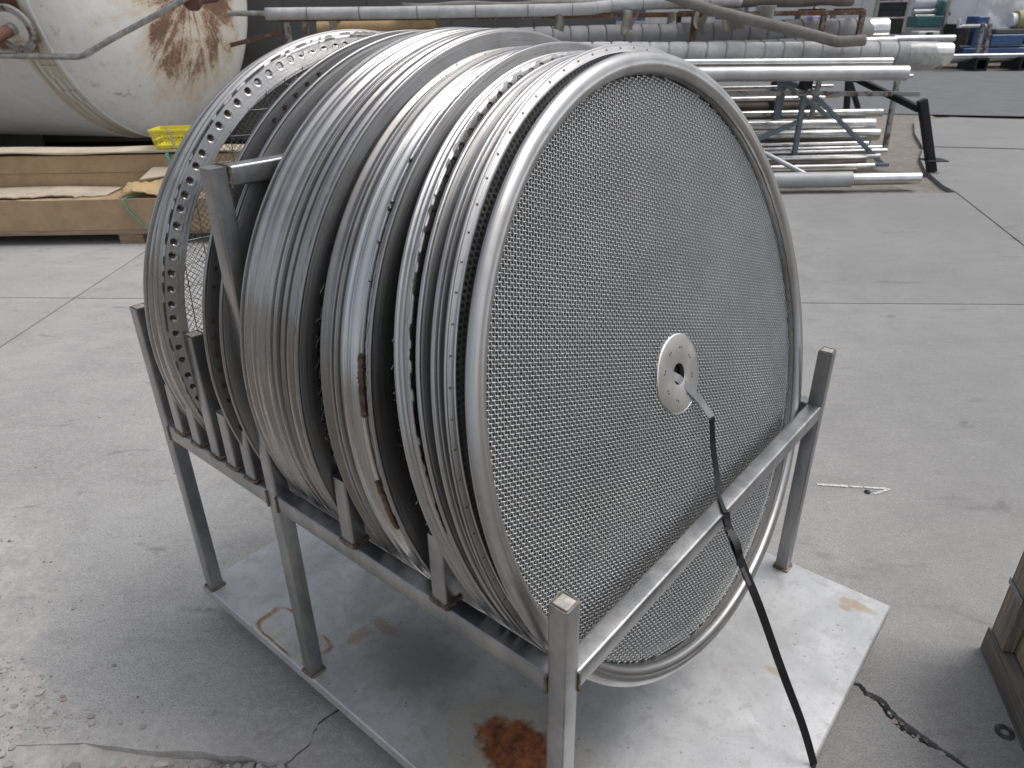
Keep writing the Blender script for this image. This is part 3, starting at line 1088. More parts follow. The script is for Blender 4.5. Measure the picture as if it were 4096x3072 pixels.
MB().tube(P, 0.0032, 6).build('weld', 'weld', rack)
P = [(-XM - T + T * k / 9, T + 0.001, HM + 0.0006) for k in range(10)] + [(-XM + 0.0006, T + 0.001, HM - T * k / 9) for k in range(10)]
MB().tube([(a, b + random.gauss(0, 0.0012), c) for a, b, c in P], 0.0032, 6).build('weld', 'weld', rack)

# ------------------------------------------------------------------ the screens
R0 = 0.642
HWD = W / 2 - T
YC = W / 2


def screen(x0, tilt, label, R=R0, roll=0.0, dz=0.0):
    t = math.radians(tilt)
    zc = HR + math.sqrt(R * R - HWD * HWD) * math.cos(t) + dz
    o = empty('sieve_screen')
    o.matrix_world = RM4 @ Matrix.Translation((x0, YC, zc)) @ Matrix.Rotation(-t, 4, 'Y') @ Matrix.Rotation(roll, 4, 'X')
    return tag(o, label, 'sieve screen', 'round sieve screens standing in the rack')


def ribs(x0, x1, r, heads, back, b=0.0012):
    """open channel section: heads = [(x, dr)...] along the outside"""
    pts = [(x, r + d) for x, d in heads]
    return pert(pts + [(x1, r - back), (x0, r - back)], b, 2)


# 1: rearmost, double bead and a dimpled flange
s = screen(-1.192, -3.2, 'rearmost double-beaded screen, only a sliver of its dimpled flange showing')
lathe('rim', ribs(0, 0.046, R0, [(0, -0.003), (0.002, 0), (0.007, 0), (0.009, -0.010), (0.014, -0.013), (0.018, -0.004), (0.022, -0.001), (0.028, -0.002), (0.031, -0.012), (0.035, -0.012), (0.038, -0.006), (0.044, -0.008), (0.046, -0.014)], 0.030), 'ring_bright', s, 240)
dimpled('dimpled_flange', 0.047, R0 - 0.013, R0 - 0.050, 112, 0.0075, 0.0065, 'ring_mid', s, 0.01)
ragged('torn_edge', 0.0445, R0 - 0.012, 'ring_bright', s, 0.0004, 0.002)
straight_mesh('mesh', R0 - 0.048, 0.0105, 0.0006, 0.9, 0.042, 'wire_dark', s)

# 2: bead, ribs, wide dimpled flange, fine cloth on a coarse grid
s = screen(-1.134, 1.1, 'screen with a wide dimpled flange and fine cloth on a coarse wire grid')
lathe('rim', ribs(0, 0.031, R0, [(0, -0.005), (0.003, 0), (0.008, 0), (0.010, -0.009), (0.013, -0.011), (0.016, -0.005), (0.020, -0.004), (0.022, -0.010), (0.025, -0.010), (0.027, -0.006), (0.030, -0.008), (0.031, -0.012)], 0.030), 'ring_bright', s, 240)
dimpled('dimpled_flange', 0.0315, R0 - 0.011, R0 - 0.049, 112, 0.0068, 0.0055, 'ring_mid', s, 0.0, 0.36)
ragged('torn_edge', 0.0295, R0 - 0.010, 'ring_bright', s, 0.0004, 0.002)
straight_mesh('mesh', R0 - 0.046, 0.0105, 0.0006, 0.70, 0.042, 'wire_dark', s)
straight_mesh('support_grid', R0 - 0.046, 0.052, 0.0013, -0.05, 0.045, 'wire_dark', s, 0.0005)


def band_screen(x0, tilt, label, width, mat, lip='ring_mid', R=R0, torn=False, dz=0.0, depth=0.008, cone=0.010):
    """thin lipped hoop closed by a conical band that slopes in towards the front"""
    s = screen(x0, tilt, label, R, dz=dz)
    lathe('lip', pert([(-0.001, R - 0.016), (-0.001, R - 0.002), (0.003, R), (0.007, R - 0.001), (depth, R - 0.005), (depth - 0.001, R - 0.016)], 0.003, 3), lip, s, 240)
    lathe('band', soften([(depth - 0.003, R - 0.008), (depth - 0.0005, R - 0.005), (depth + cone, R - width), (depth + cone, R - width - 0.003), (depth + cone - 0.004, R - width - 0.003)], 0.0012), mat, s, 240)
    if torn:
        ragged('torn_edge', -0.006, R - 0.007, 'ring_bright', s, 0.0006, 0.003)
    return s


# 3 and 4: plain flat flanges, the first with scorched spot welds
s = band_screen(-0.924, 0.5, 'dark flat band screen with scorched spot welds', 0.044, 'band_dark')
for k in range(34):
    a = math.radians(112) + k * math.radians(3.4)
    for rr in (R0 - 0.018, R0 - 0.033):
        if random.random() < 0.15:
            continue
        V = [(0.0082 + 0.010 * (R0 - 0.005 - rr) / 0.039 + 0.002 + h_, rr * math.cos(a) + 0.0048 * f_ * math.cos(q), rr * math.sin(a) + 0.0048 * f_ * math.sin(q)) for f_, h_ in ((1, -0.0008), (0.8, 0.0014), (0.45, 0.0004), (0.0, 0.0)) for q in np.arange(8) * PI / 4]
        F = [(l * 8 + i, l * 8 + (i + 1) % 8, l * 8 + 8 + (i + 1) % 8, l * 8 + 8 + i) for l in range(3) for i in range(8)]
        link_mesh('spot_weld', V, F, 'spot', s, sharp=0)
s = band_screen(-0.858, 0.6, 'flat band screen with square wire mesh, next to the scorched band', 0.042, 'band')
straight_mesh('mesh', R0 - 0.040, 0.0125, 0.0010, 0.02, 0.019, 'wire_dark', s, 0.0004)
straight_mesh('fine_mesh', R0 - 0.040, 0.0125, 0.0006, 0.80, 0.016, 'wire_dark', s, 0.0)

# 5, 6, 7: tightly packed channel rims
s = screen(-0.783, 0.0, 'thin-lipped channel-rim screen hard against the tall middle posts', dz=0.006)
lathe('rim', ribs(0, 0.056, R0, [(0, -0.003), (0.002, -0.001), (0.005, -0.001), (0.007, -0.014), (0.011, -0.016), (0.014, -0.003), (0.018, -0.001), (0.023, -0.003), (0.026, -0.009), (0.034, -0.011), (0.038, -0.004), (0.043, -0.003), (0.047, -0.007), (0.053, -0.007), (0.056, -0.014)], 0.032), 'ring_bright', s, 240)
disc('mesh', R0 - 0.03, 0.03, 'gauze', s)
s = screen(-0.722, 0.6, 'channel-rim screen packed between the thin-lipped and the round-beaded channel screens', dz=0.004)
lathe('rim', ribs(0, 0.052, R0, [(0, -0.008), (0.002, -0.002), (0.006, 0.0), (0.010, -0.003), (0.014, -0.010), (0.024, -0.010), (0.028, -0.018), (0.031, -0.018), (0.034, -0.004), (0.038, -0.001), (0.041, -0.003), (0.043, -0.014), (0.046, -0.015), (0.049, -0.004), (0.052, -0.008)], 0.032), 'ring_bright', s, 240)
disc('mesh', R0 - 0.03, 0.03, 'gauze', s)
s = screen(-0.666, 1.3, 'round-beaded channel-rim screen touching a smooth dark band screen', dz=0.003)
lathe('rim', ribs(0, 0.060, R0, [(0, -0.008), (0.003, -0.002), (0.007, -0.003), (0.009, -0.015), (0.014, -0.016), (0.017, -0.006), (0.023, -0.003), (0.027, -0.008), (0.029, -0.015), (0.036, -0.015), (0.040, -0.004), (0.046, 0.0), (0.053, -0.001), (0.058, -0.006), (0.060, -0.016)], 0.032), 'ring_mid', s, 240)
disc('mesh', R0 - 0.03, 0.03, 'gauze', s)
# 8
s = band_screen(-0.597, 2.1, 'smooth dark band screen with crumpled wire cloth in front of it', 0.037, 'band_dark', torn=True)
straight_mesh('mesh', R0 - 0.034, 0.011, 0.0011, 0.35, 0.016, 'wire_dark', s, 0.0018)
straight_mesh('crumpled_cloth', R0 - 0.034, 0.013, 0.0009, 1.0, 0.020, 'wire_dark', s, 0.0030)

RD = 0.6355
# 9, 10, 11: brown flat rim, double rib rim, bright rim with weld scars
s = screen(-0.521, 8.2, 'narrow brownish flat-rim screen facing the crumpled wire cloth', R=RD)
lathe('rim', ribs(0, 0.028, RD, [(0, -0.004), (0.002, -0.001), (0.006, 0), (0.009, -0.004), (0.012, -0.009), (0.025, -0.011), (0.028, -0.018)], 0.028), 'ring_brown', s, 240)
disc('mesh', RD - 0.026, 0.015, 'gauze', s)
s = screen(-0.492, 8.7, 'narrow double-rib screen between the brownish rim and the weld-scarred rim', R=RD)
lathe('rim', ribs(0, 0.033, RD, [(0, -0.006), (0.002, -0.001), (0.006, 0), (0.008, -0.013), (0.011, -0.013), (0.013, -0.001), (0.017, -0.001), (0.019, -0.012), (0.025, -0.013), (0.028, -0.004), (0.033, -0.008)], 0.028), 'ring_mid', s, 240)
disc('mesh', RD - 0.026, 0.015, 'gauze', s)
s = screen(-0.458, 9.3, 'bright polished rim screen with brown weld scars and a gaping seam', R=RD)
lathe('rim', ribs(0, 0.058, RD, [(0, -0.007), (0.002, -0.002), (0.005, -0.003), (0.008, -0.012), (0.018, -0.013), (0.023, -0.004), (0.028, -0.001), (0.032, -0.005), (0.036, -0.010), (0.046, -0.010), (0.050, -0.004), (0.055, -0.002), (0.058, -0.012)], 0.028), 'ring_chrome', s, 240)
disc('mesh', RD - 0.026, 0.03, 'gauze', s)
ragged('torn_edge', 0.057, RD - 0.012, 'wire_dark', s, 0.0006, 0.003)
for a0, a1 in ((163, 173), (184, 194)):
    P = []
    n_ = 34
    for k in range(n_ + 1):
        a = math.radians(a0 + (a1 - a0) * k / n_)
        rr = RD - 0.003
        P.append((0.054 + random.gauss(0, 0.0012), rr * math.cos(a), rr * math.sin(a)))
    V, F = [], []
    n2 = 8
    for k, p in enumerate(P):
        rad = 0.0075 * (0.75 + 0.35 * abs(math.sin(k * 1.35))) * (0.6 if k in (0, n_) else 1)
        a = math.radians(a0 + (a1 - a0) * k / n_)
        for j in range(n2):
            q = 2 * PI * j / n2
            rr = RD - 0.003 + rad * 0.55 * math.sin(q)
            V.append((p[0] + rad * math.cos(q), rr * math.cos(a), rr * math.sin(a)))
    for k in range(n_):
        for j in range(n2):
            F.append((k * n2 + j, k * n2 + (j + 1) % n2, (k + 1) * n2 + (j + 1) % n2, (k + 1) * n2 + j))
    link_mesh('weld_scar', V, F, 'weld_brown', s, sharp=0)
for a in (132, 139.5, 140.6, 146, 152):
    q = math.radians(a)
    V, F = rock(int(a), 1)
    link_mesh('weld_blob', [(v[0] * 0.0042 + 0.059, (RD - 0.002) * math.cos(q) + v[1] * 0.0045, (RD - 0.002) * math.sin(q) + v[2] * 0.0055) for v in V], [tuple(map(int, f)) for f in F], 'seal', s, sharp=0)
# 12
s = band_screen(-0.379, 10.3, 'wide dark band screen with diamond wire mesh and a torn edge', 0.045, 'band_dark', R=0.640, torn=True)
straight_mesh('mesh', R0 - 0.041, 0.021, 0.0012, 0.80, 0.018, 'wire', s, 0.0012)
disc('backing', R0 - 0.04, -0.02, 'gauze', s)

# 13
s = screen(-0.291, 17.1, 'ribbed screen with a dimple row, between two flat bands')
lathe('rim', ribs(0, 0.034, R0, [(0, -0.005), (0.003, 0), (0.008, 0), (0.010, -0.006), (0.013, -0.003), (0.017, -0.004), (0.019, -0.010), (0.022, -0.010), (0.024, -0.005), (0.029, -0.006), (0.032, -0.005), (0.034, -0.012)], 0.030), 'ring_front', s, 240)
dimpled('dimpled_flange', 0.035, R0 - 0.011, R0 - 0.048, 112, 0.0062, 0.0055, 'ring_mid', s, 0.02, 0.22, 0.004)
ragged('torn_edge', 0.0325, R0 - 0.010, 'ring_bright', s, 0.0005, 0.002)
disc('mesh', R0 - 0.046, 0.02, 'gauze', s)
# 14
s = band_screen(-0.240, 17.0, 'smooth light grey band screen beside the dimple-row screen', 0.040, 'band', 'ring_front', cone=0.012)
disc('mesh', R0 - 0.038, 0.008, 'gauze', s)
# 15
s = screen(-0.212, 16.0, 'thin grooved screen with one bright round bead')
lathe('rim', ribs(0, 0.029, R0, [(0, -0.006), (0.002, -0.001), (0.006, 0.0005), (0.010, -0.001), (0.0115, -0.012), (0.014, -0.013), (0.0155, -0.003), (0.018, -0.003), (0.020, -0.013), (0.026, -0.016), (0.029, -0.022)], 0.034), 'ring_front', s, 240)
disc('mesh', R0 - 0.03, 0.010, 'gauze', s)
# 16
RG = 0.645
s = screen(-0.180, 15.0, 'perforated plate screen with a spot-welded inner band', R=RG)
lathe('rim', pert([(-0.003, RG - 0.010), (-0.003, RG - 0.003), (0.0, RG), (0.002, RG - 0.0015), (0.0025, RG - 0.010)], 0.0022, 4), 'ring_front', s, 240)
lathe('welded_band', [(0.0015, RG - 0.003), (0.0060, RG - 0.0150), (0.0050, RG - 0.0155), (0.0005, RG - 0.005)], 'ring_front', s, 240)
lathe('band_edge', [(0.0060, RG - 0.0148), (0.0085, RG - 0.0155), (0.0085, RG - 0.0172), (0.0055, RG - 0.0172)], 'hub_edge', s, 240)
perforated('perforated_plate', 0.012, RG - 0.0165, 0.0112, 0.0038, 0.0060, 'perforated', s)
disc('backing', RG - 0.0165, 0.0010, 'gauze', s)
for k in range(84):
    a = 2 * PI * k / 84
    rr = RG - 0.0095
    V = [(0.0046 + h_, rr * math.cos(a) + 0.0026 * f_ * math.cos(q), rr * math.sin(a) + 0.0026 * f_ * math.sin(q)) for f_, h_ in ((1, -0.001), (0.7, 0.0004), (0.0, 0.0)) for q in np.arange(8) * PI / 4]
    F = [(l * 8 + i, l * 8 + (i + 1) % 8, l * 8 + 8 + (i + 1) % 8, l * 8 + 8 + i) for l in range(2) for i in range(8)]
    link_mesh('spot_weld', V, F, 'spot_faint', s, sharp=0)

# 17: the foremost screen, woven cloth over a perforated sheet, hub in the middle
XS = -0.134
s = screen(XS, 15.19, 'foremost screen with coarse woven wire cloth and a small round hub')
RI = 0.603
lathe('rim', pert([(-0.011, R0 - 0.014), (-0.011, R0 - 0.004), (-0.005, R0), (0.002, R0 - 0.005), (0.0065, R0 - 0.014), (0.0060, R0 - 0.022),
                   (0.0072, R0 - 0.027), (0.004, R0 - 0.035), (-0.001, RI), (-0.010, RI - 0.001), (-0.010, RI + 0.006)], 0.005, 4), 'ring_front', s, 260)
lathe('inner_wall', [(-0.0095, RI - 0.0005), (-0.0262, RI - 0.002), (-0.0262, RI + 0.004), (-0.0095, RI + 0.004)], 'ring_mid', s, 220)
XH = -0.0235
woven('mesh', RI - 0.002, 0.080, 0.0071, 0.00088, math.radians(-18.5), XH, 'wire', s)
RH = 0.0854
lathe('hub', pert([(XH - 0.004, 0.0235), (XH + 0.004, 0.0235), (XH + 0.004, RH), (XH - 0.004, RH)], 0.0012, 2), 'hub', s, 96)
hub = s.children[-1]
lathe('hub_edge', [(XH - 0.0035, RH - 0.001), (XH - 0.0035, RH + 0.0016), (XH + 0.0030, RH + 0.0016), (XH + 0.0046, RH - 0.001)], 'hub_edge', hub, 96)
lathe('bore', [(XH - 0.006, 0.0230), (XH + 0.0036, 0.0230), (XH + 0.0036, 0.0245), (XH - 0.006, 0.0245)], 'wire_dark', hub, 48)
for k in range(8):
    for d in (-0.05, 0.05):
        a = 2 * PI * (k + 0.5) / 8 + d * 1.3
        rr = 0.057 + random.gauss(0, 0.0008)
        V = [(XH + 0.0042 + h_, rr * math.cos(a) + 0.0023 * f_ * math.cos(q), rr * math.sin(a) + 0.0030 * f_ * math.sin(q)) for f_, h_ in ((1, -0.0008), (0.7, 0.0004), (0.0, 0.0)) for q in np.arange(8) * PI / 4]
        F = [(l * 8 + i, l * 8 + (i + 1) % 8, l * 8 + 8 + (i + 1) % 8, l * 8 + 8 + i) for l in range(2) for i in range(8)]
        link_mesh('spot_weld', V, F, 'spot', hub, sharp=0)

# ------------------------------------------------------------------ black strap from the hub over the front rail to the plate
knots = [(-0.180, 0.600, 0.866), (-0.160, 0.609, 0.856), (-0.150, 0.618, 0.8455), (-0.125, 0.663, 0.791), (-0.103, 0.682, 0.749), (-0.098, 0.684, 0.738),
         (-0.086, 0.679, 0.681), (-0.062, 0.664, 0.62), (-0.042, 0.640, 0.592), (-0.030, 0.625, 0.5892), (0.0, 0.586, 0.5892), (0.003, 0.583, 0.585),
         (0.010, 0.576, 0.572), (0.030, 0.563, 0.55), (0.07, 0.548, 0.499), (0.12, 0.542, 0.422), (0.19, 0.558, 0.261), (0.25, 0.585, 0.11), (0.290, 0.590, 0.012),
         (0.2935, 0.591, -0.004), (0.2935, 0.592, -0.04)]


def catmull(P, n=6):
    P = [np.array(p, float) for p in P]
    P = [2 * P[0] - P[1]] + P + [2 * P[-1] - P[-2]]
    out = []
    for i in range(1, len(P) - 2):
        for k in range(n):
            t = k / n
            a, b, c, d = P[i - 1:i + 3]
            out.append(tuple(0.5 * (2 * b + (c - a) * t + (2 * a - 5 * b + 4 * c - d) * t * t + (3 * b - a - 3 * c + d) * t ** 3)))
    return out + [tuple(P[-2])]


strap = empty('binding_strap')
strap.matrix_world = RM4 @ Matrix.Translation((0.2935, 0.59, 0))
tag(strap, 'black binding strap pulled from the hub over the front rail to the plate edge', 'strap')
off = np.array((0.2935, 0.59, 0))
sw, stt = 0.0092, 0.0007
path = [tuple(np.array(p) - off) for p in catmull(knots, 6)]
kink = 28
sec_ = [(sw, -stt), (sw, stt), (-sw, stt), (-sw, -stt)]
MB().sweep(path[:kink + 1], sec_, side=(-0.1, -0.95, -0.5)).build('sheen_section', 'strap_sheen', strap, 40)  # pale grey paints the sky's reflection onto this stretch of black strap
MB().sweep(path[kink:], sec_, side=(-0.1, -0.95, -0.2)).build('band', 'strap', strap, 40)


def seal_at(i0, i1, mat, grow=0.0016):
    pp = path[i0:i1]
    MB().sweep(pp, [(sw + grow, -grow), (sw + grow, grow), (-sw - grow, grow), (-sw - grow, -grow)], side=(0, -1, 0)).build('seal', mat, strap, 40)


seal_at(70, 75, 'strap', 0.0022)
seal_at(77, 80, 'seal', 0.0016)
seal_at(84, 88, 'seal', 0.0016)
P = catmull([tuple(np.array(p) - off) for p in ((0.022, 0.568, 0.562), (0.048, 0.556, 0.540), (0.058, 0.552, 0.515), (0.062, 0.551, 0.50))], 5)
MB().sweep(P, [(sw, -stt), (sw, stt), (-sw, stt), (-sw, -stt)], side=(0.35, 1, 0)).build('loose_end', 'strap', strap, 40)

# ------------------------------------------------------------------ wooden crate on the concrete
k0 = gz(2116, 1398)
k1 = gz(2206, 1613)
cd = np.array((k1[0] - k0[0], k1[1] - k0[1]))
crz = math.atan2(cd[1], cd[0])
crate = empty('wooden_crate', (k0[0], k0[1], 0), crz)      # local +X runs along the visible side, local +Y to its right = inside
tag(crate, 'weathered timber crate with plywood side, standing on the concrete beside the rack plate', 'crate')
CL, CW, CH = 0.85, 0.62, 0.62
MB().box(0.0, CL, 0.0, 0.085, 0.0, 0.085, 0.003).build('skid', 'wood_x', crate)
MB().box(0.0, CL, CW - 0.085, CW, 0.0, 0.085, 0.003).build('skid', 'wood_x', crate)
for x in (0.012, 0.40, CL - 0.09):
    MB().box(x, x + 0.085, 0.004, 0.036, 0.088, CH, 0.003).build('batten', 'wood_z', crate)
    MB().box(x, x + 0.085, CW - 0.036, CW - 0.004, 0.088, CH, 0.003).build('batten', 'wood_z', crate)
MB().box(0.016, CL - 0.01, 0.038, 0.05, 0.088, CH - 0.01).build('panel', 'plywood', crate, smooth=False)
MB().box(0.016, CL - 0.01, CW - 0.05, CW - 0.038, 0.088, CH - 0.01).build('panel', 'plywood', crate, smooth=False)
MB().box(0.0, 0.0145, 0.04, CW - 0.04, 0.088, CH - 0.005).build('panel', 'plywood', crate, smooth=False)
MB().box(CL - 0.01, CL, 0.04, CW - 0.04, 0.088, CH - 0.005).build('panel', 'plywood', crate, smooth=False)
MB().box(0.0, CL, 0.0, CW, CH + 0.001, CH + 0.02, 0.002).build('lid', 'wood_x', crate)
MB().box(0.008, 0.101, 0.0015, 0.0036, 0.262, 0.281).build('steel_strap', 'seal', crate, smooth=False)

# ------------------------------------------------------------------ cartons on a pallet, basket and paper
YF = 5.9


def carton_stack():
    pal = empty('pallet', (-4.3, YF + 0.35, 0), 0.0)
    tag(pal, 'low timber pallet under the long cardboard cartons', 'pallet')
    x0, x1 = -2.2, 2.15
    for y in (-0.36, -0.1, 0.16, 0.42):
        MB().box(x0, x1, y, y + 0.14, 0.085, 0.118, 0.002).build('board', 'wood_pallet', pal)
    for x in (-2.1, -0.5, 1.02, 1.95):
        for y in (-0.34, 0.06, 0.43):
            MB().box(x, x + 0.2, y, y + 0.11, 0.0, 0.084, 0.003).build('block', 'wood_pallet', pal)
    return pal


carton_stack()


def bent_box(name, x0, x1, y0, y1, z0, z1, mat, label, sag=0.006, flap=None):
    """long carton with slightly wavy edges"""
    o = empty(name, ((x0 + x1) / 2, (y0 + y1) / 2, z0))
    tag(o, label, 'carton', 'long cartons stacked on the pallet')
    n_ = 28
    V = []
    for k in range(n_ + 1):
        x = (x1 - x0) * (k / n_ - 0.5)
        d = [sag * math.sin(k * 0.7 + i * 2.1) * 0.6 + random.gauss(0, sag * 0.2) for i in range(4)]
        hw_ = (y1 - y0) / 2
        V += [(x, -hw_ + d[0] * 0.5, 0), (x, -hw_ + d[1] * 0.5, (z1 - z0) + d[2] * 0.5), (x, hw_, (z1 - z0) + d[3] * 0.5), (x, hw_, 0)]
    F = [(k * 4 + i, (k + 1) * 4 + i, (k + 1) * 4 + (i + 1) % 4, k * 4 + (i + 1) % 4) for k in range(n_) for i in range(4)]
    F += [(0, 1, 2, 3), (n_ * 4 + 3, n_ * 4 + 2, n_ * 4 + 1, n_ * 4)]
    link_mesh('box', V, F, mat, o, sharp=35)
    return o


c1 = bent_box('long_carton', -6.4, -2.45, YF, YF + 0.42, 0.120, 0.372, 'carton', 'lowest cardboard carton with a torn pale lid, strapped to the pallet')
# torn lid flap of the low carton
n_ = 90
V, F = [], []
for k in range(n_ + 1):
    x = -1.97 + (3.05 + 0.0) * k / n_
    ed = 0.03 + 0.012 * math.sin(k * 0.35)
    if k > n_ * 0.70:
        ed += 0.10 * ((k / n_ - 0.70) / 0.30) ** 1.2 + random.gauss(0, 0.012)
    z = 0.262 + 0.010 * math.sin(k * 0.11)
    V += [(x, -0.225 + ed, z + 0.006 + 0.004 * math.sin(k * 0.5)), (x, 0.20, z + 0.012), (x, -0.225 + ed, z - 0.004 + 0.004 * math.sin(k * 0.5)), (x, 0.20, z + 0.002)]
for k in range(n_):
    a, b = k * 4, k * 4 + 4
    F += [(a, b, b + 1, a + 1), (a + 2, a + 3, b + 3, b + 2), (a, a + 2, b + 2, b)]
link_mesh('torn_lid', V, F, 'carton_light', c1, sharp=30)
c2 = bent_box('long_carton', -6.4, -2.40, YF + 0.435, YF + 0.66, 0.372, 0.505, 'carton', 'flat carton lying between the torn-lid carton and the lidded carton', 0.003)
c2b = bent_box('long_carton', -6.4, -2.40, YF + 0.435, YF + 0.66, 0.120, 0.370, 'carton', 'carton hidden behind the torn-lid carton at the back of the pallet', 0.003)
c3 = bent_box('long_carton', -6.4, -2.36, YF + 0.43, YF + 0.66, 0.508, 0.650, 'carton', 'top carton under an overhanging pale lid, with a yellow basket on it', 0.004)
n_ = 40
V, F = [], []
for k in range(n_ + 1):
    x = -2.0 + 4.08 * k / n_
    dip = 0.016 * math.exp(-((x - 1.66) / 0.06) ** 2)
    z = 0.176 + 0.006 * math.sin(k * 0.4) - dip
    V += [(x, -0.135, z), (x, 0.125, z + 0.004), (x, -0.135, z - 0.014 - 0.004 * math.sin(k * 0.8)), (x, 0.125, z - 0.012)]
for k in range(n_):
    a, b = k * 4, k * 4 + 4
    F += [(a, b, b + 1, a + 1), (a + 2, a + 3, b + 3, b + 2), (a, a + 2, b + 2, b), (a + 1, b + 1, b + 3, a + 3)]
F += [(0, 1, 3, 2), (n_ * 4, n_ * 4 + 2, n_ * 4 + 3, n_ * 4 + 1)]
link_mesh('lid', V, F, 'carton_light', c3, sharp=30)

# green straps
bx = gy(262, 424, YF)[0]
S_ = MB().sweep([(bx + 0.16, YF + 0.16, 0.390), (bx + 0.03, YF + 0.02, 0.386), (bx, YF - 0.006, 0.366), (bx + 0.03, YF - 0.008, 0.28), (bx + 0.09, YF - 0.008, 0.20), (bx + 0.15, YF - 0.006, 0.126)],
                [(0.013, -0.001), (0.013, 0.001), (-0.013, 0.001), (-0.013, -0.001)], side=(1, 0, 0)).build('green_strap', 'green_strap')
tag(S_, 'slack green strapping band over the torn-lid carton', 'strap')
bx = gy(361, 325, YF + 0.42)[0]
S_ = MB().sweep([(bx + 0.02, YF + 0.66, 0.69), (bx, YF + 0.42, 0.672), (bx - 0.004, YF + 0.405, 0.655), (bx + 0.004, YF + 0.415, 0.60), (bx + 0.02, YF + 0.42, 0.53), (bx + 0.03, YF + 0.42, 0.45)],
                [(0.014, -0.001), (0.014, 0.001), (-0.014, 0.001), (-0.014, -0.001)], side=(1, 0, 0)).build('green_strap', 'green_strap')
tag(S_, 'green strapping band biting into the overhanging pale lid', 'strap')

# crumpled kraft paper
A = gy(268, 408, YF + 0.1)
n1, n2 = 26, 18
V = []
for i in range(n1):
    for j in range(n2):
        u, v = i / (n1 - 1), j / (n2 - 1)
        x = A[0] + 0.62 * u
        y = YF + 0.02 + 0.42 * v
        z = 0.415 + 0.06 * u + 0.10 * math.sin(PI * v) * (0.35 + 0.65 * u) - 0.10 * u * (1 - v) ** 2 + 0.022 * math.sin(7 * u + 5 * v) + random.gauss(0, 0.004)
        V.append((x, y, z))
F = [(i * n2 + j, (i + 1) * n2 + j, (i + 1) * n2 + j + 1, i * n2 + j + 1) for i in range(n1 - 1) for j in range(n2 - 1)]
ko = link_mesh('kraft_paper', V, F, 'kraft', sharp=25)
sm = ko.modifiers.new('thick', 'SOLIDIFY')
sm.thickness = 0.004
tag(ko, 'crumpled sheet of brown kraft paper on the torn-lid carton', 'paper')
mb = MB()
pp = gy(300, 382, YF + 0.25)
mb.add([(pp[0], pp[1], pp[2] - 0.02), (pp[0] + 0.45, pp[1] + 0.05, pp[2] + 0.03), (pp[0] + 0.46, pp[1] + 0.22, pp[2] + 0.05), (pp[0] + 0.06, pp[1] + 0.15, pp[2] + 0.05),
        (pp[0], pp[1], pp[2] - 0.03), (pp[0] + 0.45, pp[1] + 0.05, pp[2] + 0.02), (pp[0] + 0.46, pp[1] + 0.22, pp[2] + 0.04), (pp[0] + 0.06, pp[1] + 0.15, pp[2] + 0.04)],
       [(0, 1, 2, 3), (7, 6, 5, 4), (0, 4, 5, 1), (1, 5, 6, 2), (2, 6, 7, 3), (3, 7, 4, 0)])
tag(mb.build('paper_flap', 'carton_light', smooth=False), 'stiff folded cardboard piece lying on the kraft paper', 'cardboard')

# yellow basket
bk = gy(372, 315, YF + 0.56)
basket = empty('shopping_basket', (bk[0] + 0.06, YF + 0.56, 0.694), 0.06)
tag(basket, 'yellow plastic hand basket with a grey handle, on the lidded carton', 'basket')
bw, bd, bh = 0.30, 0.21, 0.15


def side(a, b, n_):
    """one tapered wall of bars between rim and floor; a, b = floor corners"""
    mb = MB()
    a, b = np.array(a), np.array(b)
    k = 1.17
    A, B = a * k, b * k
    for z0, z1, th in ((0.0, 0.028, 0.004), (bh - 0.035, bh, 0.004), (0.066, 0.078, 0.004)):
        f0, f1 = z0 / bh, z1 / bh
        q = [a + (A - a) * f0, b + (B - b) * f0, b + (B - b) * f1, a + (A - a) * f1]
        zz = [z0, z0, z1, z1]
        nn = (a + b) / np.linalg.norm(a + b) * th
        V = [(*p, z) for p, z in zip(q, zz)] + [(*(p - nn), z) for p, z in zip(q, zz)]
        mb.add(V, [(0, 1, 2, 3), (7, 6, 5, 4), (0, 4, 5, 1), (1, 5, 6, 2), (2, 6, 7, 3), (3, 7, 4, 0)])
    for i in range(n_ + 1):
        t = i / n_
        p0, p1 = a + (b - a) * t, A + (B - A) * t
        wdt = 0.007 if 0 < i < n_ else 0.012
        d = (b - a) / np.linalg.norm(b - a) * wdt / 2
        mb.add([(*(p0 - d), 0), (*(p0 + d), 0), (*(p1 + d), bh - 0.002), (*(p1 - d), bh - 0.002)], [(0, 1, 2, 3)])
    return mb


cs = [(-bw / 2, -bd / 2), (bw / 2, -bd / 2), (bw / 2, bd / 2), (-bw / 2, bd / 2)]
for i in range(4):
    side(cs[i], cs[(i + 1) % 4], 13 if i % 2 == 0 else 9).build('wall', 'yellow', basket, smooth=False)
MB().box(-bw / 2, bw / 2, -bd / 2, bd / 2, 0, 0.006).build('floor', 'yellow', basket, smooth=False)
rim = [(x * 1.19, y * 1.19, bh) for x, y in cs]
MB().sweep(rim + [rim[0]], [(0.004, 0.010), (-0.012, 0.010), (-0.012, -0.010), (0.004, -0.010)], side=(0, 0, 1)).build('rim', 'yellow', basket, smooth=False)
MB().tube([(-0.02, -bd / 2 * 1.22, bh + 0.012), (-0.004, -bd / 2 * 1.23, bh - 0.02), (0.0, -bd / 2 * 1.15, 0.10), (0.0, -bd / 2 * 1.05, 0.01)], 0.008, 8).build('handle', 'plastic_grey', basket)

